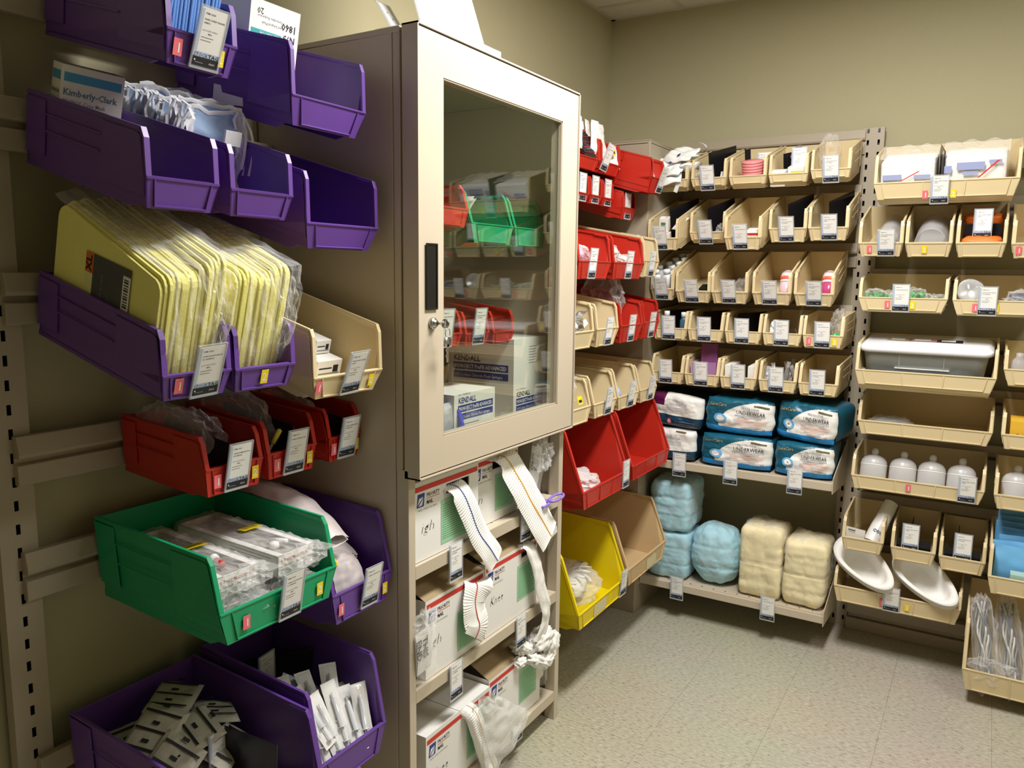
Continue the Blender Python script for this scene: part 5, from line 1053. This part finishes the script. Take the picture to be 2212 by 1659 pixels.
# ---------------------------------------------------------------- packages of underwear on the upper wall shelf
TEAL = mat('teal_wrap', '155c74', .32, bump=.35, bscale=14); TEALD = mat('navy_teal_wrap', '173a52', .32, bump=.3, bscale=14); BRIGHT = mat('blue_wrap', '1f8fe0', .3, bump=.2, bscale=14); WHWRAP = mat('white_wrap', 'e8e7e4', .4, bump=.15, bscale=14); GOLD = mat('gold_print', 'b09040', .5); PLUM = mat('plum_wrap', '5c1648', .35)
def pack(label, x, z, w, h, yf=3.41, d=.26, rz=0, rx=0, variant=0, num='12', seed=0):
    """soft package; front face -Y. print is mapped onto the same bulged surface"""
    t = thing('underwear_package', label, 'underwear package', T(x, yf, z) @ RZ(rz) @ RY(rx)); mb = MB()
    def surf(a, b_, off=0):                  # a,b in 0..1 over the front
        u, v = 2*a-1, 2*b_-1; e = (1-abs(u)**5)*(1-abs(v)**5)
        wr = .007*noise.noise(Vector((a*5+seed, b_*4, seed)))+.0015*noise.noise(Vector((a*13, b_*11, seed)))
        return ((a-.5)*w*(1-.05*v*v)+.006*noise.noise(Vector((b_*4, seed, 1))), -.034*e**.55-off-wr*(.3+e), h/2+(b_-.5)*h*(1-.10*abs(u)**3))
    N1, N2 = 110, 70
    def zone(a, b_):
        if variant == 0:
            if b_ < .20-.03*a: return BRIGHT
            arc = .20+.72*math.sqrt(max(0, 1-(abs(a-.90)/.68)**2.2)) if a > .22 else .0
            return WHWRAP if b_ < arc else TEAL
        if variant == 1: return TEALD if b_ < .36 else (PLUM if (a < .28 and b_ > .62) else WHWRAP)
        return TEALD if b_ < .32 else WHWRAP
    vs = [surf(i/N1, j/N2) for j in range(N2+1) for i in range(N1+1)]
    for m_ in (TEAL, BRIGHT, WHWRAP, TEALD, PLUM):
        fs = [(j*(N1+1)+i, j*(N1+1)+i+1, (j+1)*(N1+1)+i+1, (j+1)*(N1+1)+i) for j in range(N2) for i in range(N1) if zone((i+.5)/N1, (j+.5)/N2) == m_]
        if fs: mb.add(vs, fs, m_, smooth=True)
    # body behind
    def shell(u, v):
        an = u*math.tau; cx, cz = math.cos(an), math.sin(an); q = (abs(cx)**6+abs(cz)**6)**(-1/6); s_ = 1-.06*v-.5*max(0, v-.85)
        return (cx*q*w/2*s_, v*d, h/2+cz*q*h/2*s_*.995)
    mb.grid(shell, 40, 10, TEAL if variant == 0 else TEALD); mb.build('wrapped_pack', t)
    p = MB()
    def pr_text(txt, a0, b0, ht, m_, wd, bold=0):
        vv, ff = textgeo(txt, bold); mw = max(q[0] for q in vv)
        p.add([surf(a0+q[0]/mw*wd, b0+q[1]*ht  , .0042) for q in vv], ff, m_)
    def pr_el(a0, b0, ra, rb, m_, off):
        p.add([surf(a0+ra*math.cos(i*math.tau/24), b0+rb*math.sin(i*math.tau/24), off) for i in range(24)], [tuple(range(24))], m_)
    if variant == 0:
        pr_text('SureCare', .06, .76, .13, GOLD, .27, .01); pr_text('UNDERWEAR', .48, .58, .14, INK, .42, .005); pr_text('PROTECTIVE', .54, .73, .06, INK, .26); pr_text(num, .86, .17, .07, INK, .05, .02)
        for b0, a0, a1, mm in ((.54, .46, .90, GREYINK), (.49, .5, .84, GREYINK), (.42, .44, .92, mat('salmon_print', 'e89a84', .6)), (.36, .44, .90, MATS['salmon_print']), (.30, .50, .84, MATS['salmon_print']), (.24, .60, .80, GREYINK), (.20, .57, .86, GREYINK)):
            p.add([surf(a0+(a1-a0)*i/12, b0+dv  , .0042) for dv in (0, .013) for i in range(13)], [(i, i+1, i+14, i+13) for i in range(12)], mm)
        p.add([surf(.72+.22*i/8, .83-.02*i/8+dv,   .0044) for dv in (0, .035) for i in range(9)], [(i, i+1, i+10, i+9) for i in range(8)], mat('olive_print', '5a5420', .5))
        pr_el(.24, .42, .095, .13, mat('sky_wrap_print', '6fb4e8', .4),   .0044); pr_el(.24, .42, .058, .085, WHITE, .0054); pr_el(.24, .42, .015, .022, GREYINK, .0044)
    else:
        pr_text('UNDERWEAR', .35, .66, .10, GREYINK, .36); pr_text('PROTECTIVE', .42, .77, .05, GREYINK, .22); 
        for b0 in (.60, .56, .50): p.add([surf(.33+.4*i/8, b0+dv  , .0042) for dv in (0, .012) for i in range(9)], [(i, i+1, i+10, i+9) for i in range(8)], GREYINK)
        if variant == 1: pr_el(.42, .18, .055, .11, mat('plum_ring', '8a2a6a', .4),   .0044); pr_el(.42, .18, .035, .075, mat('pale_pink_print', 'f0b8b0', .6), .0054); pr_text('SureCare', .32, .80, .09, GREYINK, .2)
        else: p.add([surf(.60+.22*i/8, .90+dv,   .0044) for dv in (0, .03) for i in range(9)], [(i, i+1, i+10, i+9) for i in range(8)], mat('olive_print', '5a5420', .5))
        for b0 in (.08, .13, .2): p.add([surf(.60+.3*i/8, b0+dv  , .0042) for dv in (0, .012) for i in range(9)], [(i, i+1, i+10, i+9) for i in range(8)], GREYINK)
    p.build('front_print', t, fixn=False); return t
pack('white and navy underwear package, lower one at the corner end', -1.20, .760, .23, .150, variant=2, seed=1)
pack('white underwear package with a plum corner, upper one at the corner end', -1.19, .914, .25, .155, rx=5, variant=1, seed=2)
pack('teal underwear package at the bottom middle of the shelf', -.905, .760, .315, .150, num='10', seed=3); pack('teal underwear package at the top middle of the shelf', -.90, .914, .30, .160, num='16', seed=4, rx=1)
pack('teal underwear package at the bottom right of the shelf', -.618, .760, .24, .150, seed=5); pack('tilted teal underwear package at the top right of the shelf', -.62, .914, .25, .165, seed=6, rz=-10, rx=3)
PK = film('pack_film', 'ffffff', .05, .07, .5, 24, .9)
PADB = mat('light_blue_pad', 'abd6e4', .7, bump=.3, bscale=40, mott=.06); BRIEF = mat('cream_brief', 'f0e3b8', .75, bump=.35, bscale=30, mott=.04)
def soft_pack(label, x, z, w, h, d, m_, name, folds=6, seed=0, yf=3.40, rz=0, p=5.0, horizontal=True):
    t = thing(name, label, 'wrapped pads', T(x, yf+d/2, z+h/2) @ RZ(rz)); mb = MB()
    vs = []; n = 64
    tmp = MB().blob(w/2*.97, d/2*.97, h/2*.98, m_, seed=seed, cr=.02 if p > 4 else .035, p=p, n=n, freq=7)
    out = []
    for q in tmp.v:
        q = Vector(q); s = (q.z/h+.5)*folds if horizontal else (q.x/w+.5)*folds
        k = 1-.05*max(0, 1-abs(math.sin(s*math.pi))*4)-.010*max(0, 1-abs(math.sin(s*math.pi*4+noise.noise(q*9)*2))*2)
        if horizontal: out.append((q.x*k, q.y*k+.006*noise.noise(Vector((q.x*7, q.z*34, seed)))+.0022*noise.noise(Vector((q.x*30, q.z*70, seed))), q.z))
        else: out.append((q.x, q.y*k, q.z))
    tmp.v = out; tmp.build('folded_pads', t)
    MB().blob(w/2, d/2, h/2, PK, seed=seed+3, cr=.05, p=p*.8, n=22, freq=10, smooth=False).build('plastic_wrap', t); return t
soft_pack('light blue pads in clear wrap, lower of the stacked pair', -1.205, .179, .20, .228, .25, PADB, 'pad_package', 3, 1, p=8); soft_pack('light blue pads in clear wrap, upper of the stacked pair', -1.205, .408, .20, .245, .25, PADB, 'pad_package', 3, 2, p=8)
soft_pack('rounded clear bag of crumpled light blue pads', -.995, .179, .235, .285, .21, PADB, 'pad_package', 3, 3, p=2.5)
soft_pack('cream briefs in clear wrap, left one of the two', -.778, .179, .192, .325, .22, BRIEF, 'brief_package', 4, 4, p=9); soft_pack('cream briefs in clear wrap, right one beside the upright', -.590, .179, .185, .295, .24, BRIEF, 'brief_package', 4, 5, p=8)

# ---------------------------------------------------------------- back wall contents, right section
def wipe(label, M, w, h, d, opened):
    t = thing('wipes_pack', label, 'pack of wipes', M); mb = MB(); mb.box(-d, 0, -w/2, w/2, 0, h*.92, mat('wipe_white', 'f3f2ef', .7, bump=.2, bscale=60)); mb.build('folded_wipes', t, bevel=.012)
    f = MB(); f.grid(lambda a, b_: (-d*(1-b_)+.004, (a-.5)*(w+.012), h*.92+.012+.012*noise.noise(Vector((a*6, b_*6, w*30)))+.02*(1-b_)), 16, 12, FILMB, smooth=False); f.grid(lambda a, b_: (.006+.004*noise.noise(Vector((a*8, b_*8, 2))), (a-.5)*(w+.012), (h*.92+.012)*(1-b_)), 16, 10, PK, smooth=False); f.build('plastic_wrap', t)
    F = T(.0125, 0, 0) @ FX; p = MB()
    BG = mat('blue_grey_print', '9aa3cc', .6)
    if opened: p.quad(-w*.45, -w*.1, .092, .112, BG, F); p.quad(w*.12, w*.42, .095, .108, BG, F); r0 = -w*.12
    else: p.quad(-w*.28, w*.16, .118, .145, BG, F); p.quad(-w*.18, w*.06, .100, .112, BG, F); p.quad(w*.22, w*.42, .138, .150, BG, F); p.quad(-w*.48, -w*.36, .108, .135, BG, F); p.text('F', -w*.46, .090, .018, MAILR, F, bold=.03); r0 = .012
    p.add([(r0, .088, .0004), (r0+.007, .088, .0004), (r0+.068, .148 if not opened else .122, .0004), (r0+.060, .148 if not opened else .122, .0004)], [(0, 1, 2, 3)], MAILR, F); p.build('printed_marks', t, fixn=False); return t
wipe('opened pack of folded white wipes at the left of the wide top bin', inbin('r1', .26, -.128, .004), .19, .175, .18, True); wipe('sealed pack of white wipes with a red slash in the wide top bin', inbin('r1', .26, .095, .004), .205, .18, .18, False)
divider('r1', .17, -.018, .004, 8, .2, .19, 'black divider between the two packs of white wipes')
DOME = film('frosted_dome', 'd8d8dc', .45, .35, .3, 8, .1)
for k, y, w, s in (('r2_1', .02, .10, 'domed clear plastic package behind the tag marked 1'), ('r2_2', .005, .125, 'domed clear plastic package in the bin marked 2')):
    mb = MB(); mb.grid(lambda a, b_: (.04+.23*b_, -w/2*math.cos(a*math.pi), .004+.10*math.sin(a*math.pi)**.8), 20, 14, DOME); mb.add([(.27, -w/2*math.cos(i/20*math.pi), .004+.10*math.sin(i/20*math.pi)**.8) for i in range(21)], [tuple(range(21))], DOME)
    for i in range(5): mb.quad(.10, .14, .0, .0, DOME, I4) if False else None
    mb.box(.05, .26, -w/2+.02, w/2-.02, .004, .05, mat('pale_grey_insert', 'b4b0ae', .5)); one(mb, 'domed_package', s, 'package', inbin(k, 0, y, 0))
ORANGE = mat('orange_pack', 'f47a2c', .5, bump=.3, bscale=30)
for i, (u, v, h) in enumerate(((.245, .05, .02), (.235, .032, .02), (.11, .10, .03))): one(MB().blob(.03, .064, h*.7, ORANGE, seed=i, cr=.08, p=4, n=12), 'orange_pack', ('bright orange pack at the lip, topmost of two', 'bright orange pack at the lip, under another', 'bright orange pack high at the back of its bin')[i], 'pack', inbin('r2_3', u, 0, v))
one(MB().box(-.005, .0, -.06, .06, 0, .08, DARK), 'bin_divider', 'black panel between the bright orange packs', 'divider', inbin('r2_3', .20, 0, .02) @ RY(-14))
packet('small red-brown packet in the bin cut by the right frame edge', inbin('r2_4', .24, .03, .05) @ RX(40), .05, .06, .02, MAROON)
GRT = mat('green_tubing', '3aa04a', .35)
for i, (y, v, sy_) in enumerate(((-.105, .055, .04), (-.05, .045, .045), (.04, .06, .04), (.085, .035, .035), (.12, .035, .03), (-.02, .04, .04))):
    t = thing('tubing_bag', 'clear bag of green tubing in the wide third row bin', 'plastic bag', inbin('r3_1', .22-.03*(i % 2), y, v), 'bags of green tubing'); q = MB()
    for j in range(3): q.tube([(.02*math.cos(a*.6+j), -sy_*.8+sy_*1.6*a/9, .014*math.sin(a*1.5+j+i)) for a in range(10)], .006, GRT, k=7)
    q.build('tubing', t); MB().blob(.035, sy_, .03, FILMB, seed=80+i, cr=.2, n=12, smooth=False).build('wrap', t)
mb = MB(); mb.lathe([(0, 0), (.028, .0), (.044, .010), (.048, .022), (.040, .018), (.02, .006), (0, .004)], STEEL, k=26); mb.lathe([(.046, .02), (.04, .034), (.02, .042), (0, .044)], film('dish_cover', 'ffffff', .15, .06, .6, 30, .5), k=26)
one(mb, 'foil_dish', 'round silver dish with a clear dome leaning in a wide bin', 'dish', inbin('r3_2', .235, -.105, .085) @ RY(70)); wad('clear bag of dark bits right of the tag in the wide third row bin', inbin('r3_2', .2, .07, .05), .05, .06, .04, seed=83, core=mat('slate_bits', '5a5a68', .4), cr=.2)
# lidded box
t = thing('lidded_box', 'clear plastic storage box with a white lid sitting in a wide beige bin', 'storage box', inbin('r4a', .165, -.005, .008)); L_, w_, h_ = .27, .435, .140
TUBP = film('tub_plastic', 'd3d7d2', .40, .3, .35, 10, .1); q = MB()
def rr(w, l, r=.035, n=6):
    o = []
    for cx, cy, a0 in ((l/2-r, w/2-r, 0), (-l/2+r, w/2-r, 90), (-l/2+r, -w/2+r, 180), (l/2-r, -w/2+r, 270)):
        for i in range(n+1): a = R(a0+90*i/n); o.append((cx+r*math.cos(a), cy+r*math.sin(a)))
    return o
def loft(mb, rings, m_, cap=True):
    k = len(rings[0][0]); vs = [(x, y, z) for pts, z in rings for x, y in pts]; fs = [(j*k+i, j*k+(i+1) % k, (j+1)*k+(i+1) % k, (j+1)*k+i) for j in range(len(rings)-1) for i in range(k)]
    fs.append(tuple(range(k-1, -1, -1)))
    if cap: fs.append(tuple((len(rings)-1)*k+i for i in range(k)))
    return mb.add(vs, fs, m_, I4, True)
loft(q, [(rr(w_-.04, L_-.04), 0), (rr(w_, L_), h_)], TUBP, False)
q.box(L_/2-.004, L_/2+.001, -.085, -.083, .085, h_, TUBP); q.box(L_/2-.004, L_/2+.001, .07, .072, .085, h_, TUBP); q.box(L_/2-.008, L_/2-.002, -.10, .09, .078, .081, WHITE)
q.build('tub', t, fixn=False)
loft(MB(), [(rr(w_+.015, L_+.015), h_), (rr(w_+.03, L_+.03), h_+.006), (rr(w_+.03, L_+.03), h_+.020), (rr(w_-.0, L_-.0), h_+.030)], mat('lid_white', 'eceef4', .3)).build('lid', t)
q = MB().blob(.11, .185, .035, mat('blue_grey_contents', '6f8496', .5, mott=.35, bscale=30), seed=5, cr=.15, p=4, n=18); q.build('contents', t, T(0, 0, .042))
for i, (y, w2, c, s) in enumerate(((-.10, .10, KRAFT, 'kraft coloured label on the white lid'), (-.01, .12, mat('pinkish_label', 'b88a80', .6), 'reddish printed label on the white lid'), (.08, .10, INK, 'black edged label on the white lid'))):
    one(MB().box(-.03, .03, -w2/2+.005, w2/2-.005, 0, .001, c).quad(-.02, .02, -w2*.3, w2*.2, WHITE, T(0, 0, .0013)), 'lid_label', s, 'label', inbin('r4a', .15, y-.005, .0395+h_), fixn=False)
wad('clear plastic bag slumped left of the lidded box', inbin('r4a', .30, -.215, .03), .02, .012, .045, seed=86, cr=.2)
for i in range(3): one(MB().lathe([(0, 0), (.03, 0), (.032, .06), (.02, .085), (.012, .095), (.012, .11), (0, .112)], DOME, k=18), 'clear_bottle', 'clear bottle right of the lidded box at the frame edge', 'bottle', inbin('r4b', .22-.03*i, -.12+.05*i, .01) @ RY(10), 'clear bottles at the right edge')
wad('flat clear tubing bag at the left of the nearly empty wide bin', inbin('r5a', .19, -.125, .028), .08, .085, .025, seed=88, core=mat('grey_tubing', '8c8c88', .3, mott=.3, bscale=40), cr=.15)
one(MB().box(-.05, .05, -.10, .08, 0, .10, mat('yellow_carton', 'e8b83a', .5)).text('Spill Kit', -.08, .04, .02, INK, T(.0505, 0, 0) @ FX), 'carton', 'yellow carton in a beige bin at the right frame edge', 'box', inbin('r5b', .22, -.035, .004), bevel=.0015)
BOT = film('milky_bottle', 'e8e8ea', .62, .3, .3, 8, .05)
def domed(k, y, label, tilt=-24, sc_=1):
    t = thing('domed_bottle', label, 'bottle', inbin(k, .215, y, .006) @ RY(-22) @ Matrix.Scale(sc_, 4))
    MB().lathe([(0, 0), (.034, .0), (.048, .006), (.051, .018), (.051, .080), (.048, .094), (.040, .106), (.026, .114), (.012, .118), (.010, .125)], BOT, k=28).lathe([(.0512, .072), (.052, .074), (.0512, .076)], WHITE, k=28).build('body', t)
    MB().lathe([(0, .12), (.012, .12), (.014, .132), (.011, .143), (0, .147)], mat('cap_translucent', 'e6e6ea', .3), k=18).build('nozzle', t); return t
for i, (y, s) in enumerate(((-.165, 'first'), (-.055, 'second'), (.05, 'third'), (.155, 'fourth'))): domed('r6a', y, 'milky domed bottle lying %s from the left in the wide bin' % s)
domed('r6b', -.09, 'milky domed bottle at the right frame edge')
# r7
mb = MB(); mb.grid(lambda a, b_: ((.034-.006*b_)*math.cos(a*math.tau)*(1+.06*noise.noise(Vector((a*5, b_*6, 1)))), (.034-.006*b_)*math.sin(a*math.tau)*(1+.08*noise.noise(Vector((a*5, b_*6, 4)))), b_*.20), 22, 24, WHWRAP); mb.add([(.034*math.cos(i*math.tau/22), .034*math.sin(i*math.tau/22), 0) for i in range(22)], [tuple(range(22))], WHWRAP)
mb.text('COS', -.018, .14, .018, NAVY, T(.001, 0, 0) @ RZ(0) @ T(.0345, 0, -.10) @ FX, bold=.03)
one(mb, 'rolled_bag', 'rolled white plastic bag with blue letters leaning in a low bin', 'rolled bag', inbin('r7_1', .25, .028, .03) @ RX(-22) @ RY(-42))
one(MB().grid(lambda a, b_: (.012*b_, (a-.5)*.075, b_*.055), 4, 4, WHITE).quad(-.028, .0, .042, .046, INK, T(.014, 0, 0) @ FX), 'paper_tag', 'loose white paper tag in the low bin with the rolled bag', 'tag', inbin('r7_1', .268, -.035, .035) @ RY(-10) @ RX(-6))
for k in ('r7_2', 'r7_3'):
    one(MB().box(-.003, 0, -.062, .062, 0, .085, DARK), 'bin_divider', 'black cross panel facing out in the %s low bin' % ('middle' if k == 'r7_2' else 'right'), 'divider', inbin(k, .275, 0, .004) @ RY(-4)); divider(k, .12, -.02, .004, 0, .2, .09, 'black divider running back in the %s low bin' % ('middle' if k == 'r7_2' else 'right'))
PADW = mat('white_collar', 'f4f3f0', .6, sss=0)
def collar(y, u, v, which):
    """stack of open egg-shaped paper basins leaning out over the bin lip"""
    ax = Vector((.52, .74, -.40)).normalized(); up = Vector((.55, -.10, .83)); sd = up.cross(ax).normalized(); up = ax.cross(sd)
    Mx = Matrix((ax, sd, up)).transposed().to_4x4(); Mx.translation = Vector((u, y, v))
    t = thing('paper_basins', 'stack of curved white paper basins, %s of the two in the low wide bin' % which, 'basins', BINS['r8']['M'] @ Mx); q = MB()
    prof = [(0.0, -.062), (.45, -.060), (.62, -.045), (.72, -.015), (.78, .0), (1.0, .004), (1.0, .001), (.79, -.004)]
    for k in range(5):
        def fn(a_, b_):
            f = b_*(len(prof)-1); i = min(int(f), len(prof)-2); f -= i; r = prof[i][0]*(1-f)+prof[i+1][0]*f; z = prof[i][1]*(1-f)+prof[i+1][1]*f
            ph = a_*math.tau; x = math.cos(ph); w_ = (1-.28*x)*(1+.10*math.cos(2*ph))
            return (.148*x*r, .082*math.sin(ph)*w_*r, z-.007*k+.012*x*x*r)
        q.grid(fn, 44, len(prof)-1, PADW)
    q.build('shells', t, fixn=False); return t
collar(-.125, .235, .165, 'left'); collar(.105, .235, .150, 'right')
BLPAD = mat('sky_blue_pad', '6fb4e6', .6, bump=.3, bscale=40)
for i in range(7): one(MB().grid(lambda a, b_: (.008*math.sin(b_*4+i)+.006*noise.noise(Vector((a*4, b_*4, i))), (a-.5)*.19, b_*(.245-.015*i)), 12, 14, BLPAD).grid(lambda a, b_: (-.010+.008*math.sin(b_*4+i), (a-.5)*.19, b_*(.24-.015*i)), 12, 14, BLPAD), 'folded_pad', 'folded light blue pad standing at the right frame edge', 'pad', inbin('r7b', .12+.026*i, -.055+.012*math.sin(i*2), .008) @ RY(-6) @ RX(3*math.sin(i*1.7)), 'light blue pads at the right edge')
one(MB().box(-.02, .02, -.05, .05, 0, .08, mat('pale_green_box', 'a9c9c0', .5)), 'carton', 'small pale green carton in front of the blue pads', 'box', inbin('r7b', .318, -.05, .004), bevel=.0015)
TUBE2 = mat('clear_tube_grey', 'c2c2bc', .2)
for j in range(3):
    t = thing('tubing_bag', ('long clear bag of coiled tubing leaning in the lowest bin, leftmost', 'long clear bag of coiled tubing in the lowest bin, middle', 'long clear bag of coiled tubing in the lowest bin, rightmost')[j], 'plastic bag', inbin('r9', .34-.035*j, -.155+.085*j, .155-.005*j) @ RX(10) @ RY(-32)); q = MB()
    for i in range(7): q.tube([(.012*math.sin(i*2+a*.9), -.019+.006*i+.006*math.cos(a*1.1+i), -.15+.30*a/12) for a in range(13)], .0042, TUBE2 if i % 3 else mat('slate_tube', '70747e', .3), k=7)
    q.build('tubing', t); MB().blob(.026, .040, .17, FILMB, seed=90+j, cr=.16, n=16, freq=14, smooth=False).build('wrap', t)
wad('shiny crumpled clear bag at the lip of the lowest bin', inbin('r9', .425, -.13, .075), .03, .075, .05, seed=97, cr=.25)
# bins and tags seen only in the reflection are simply the ones right of the frame
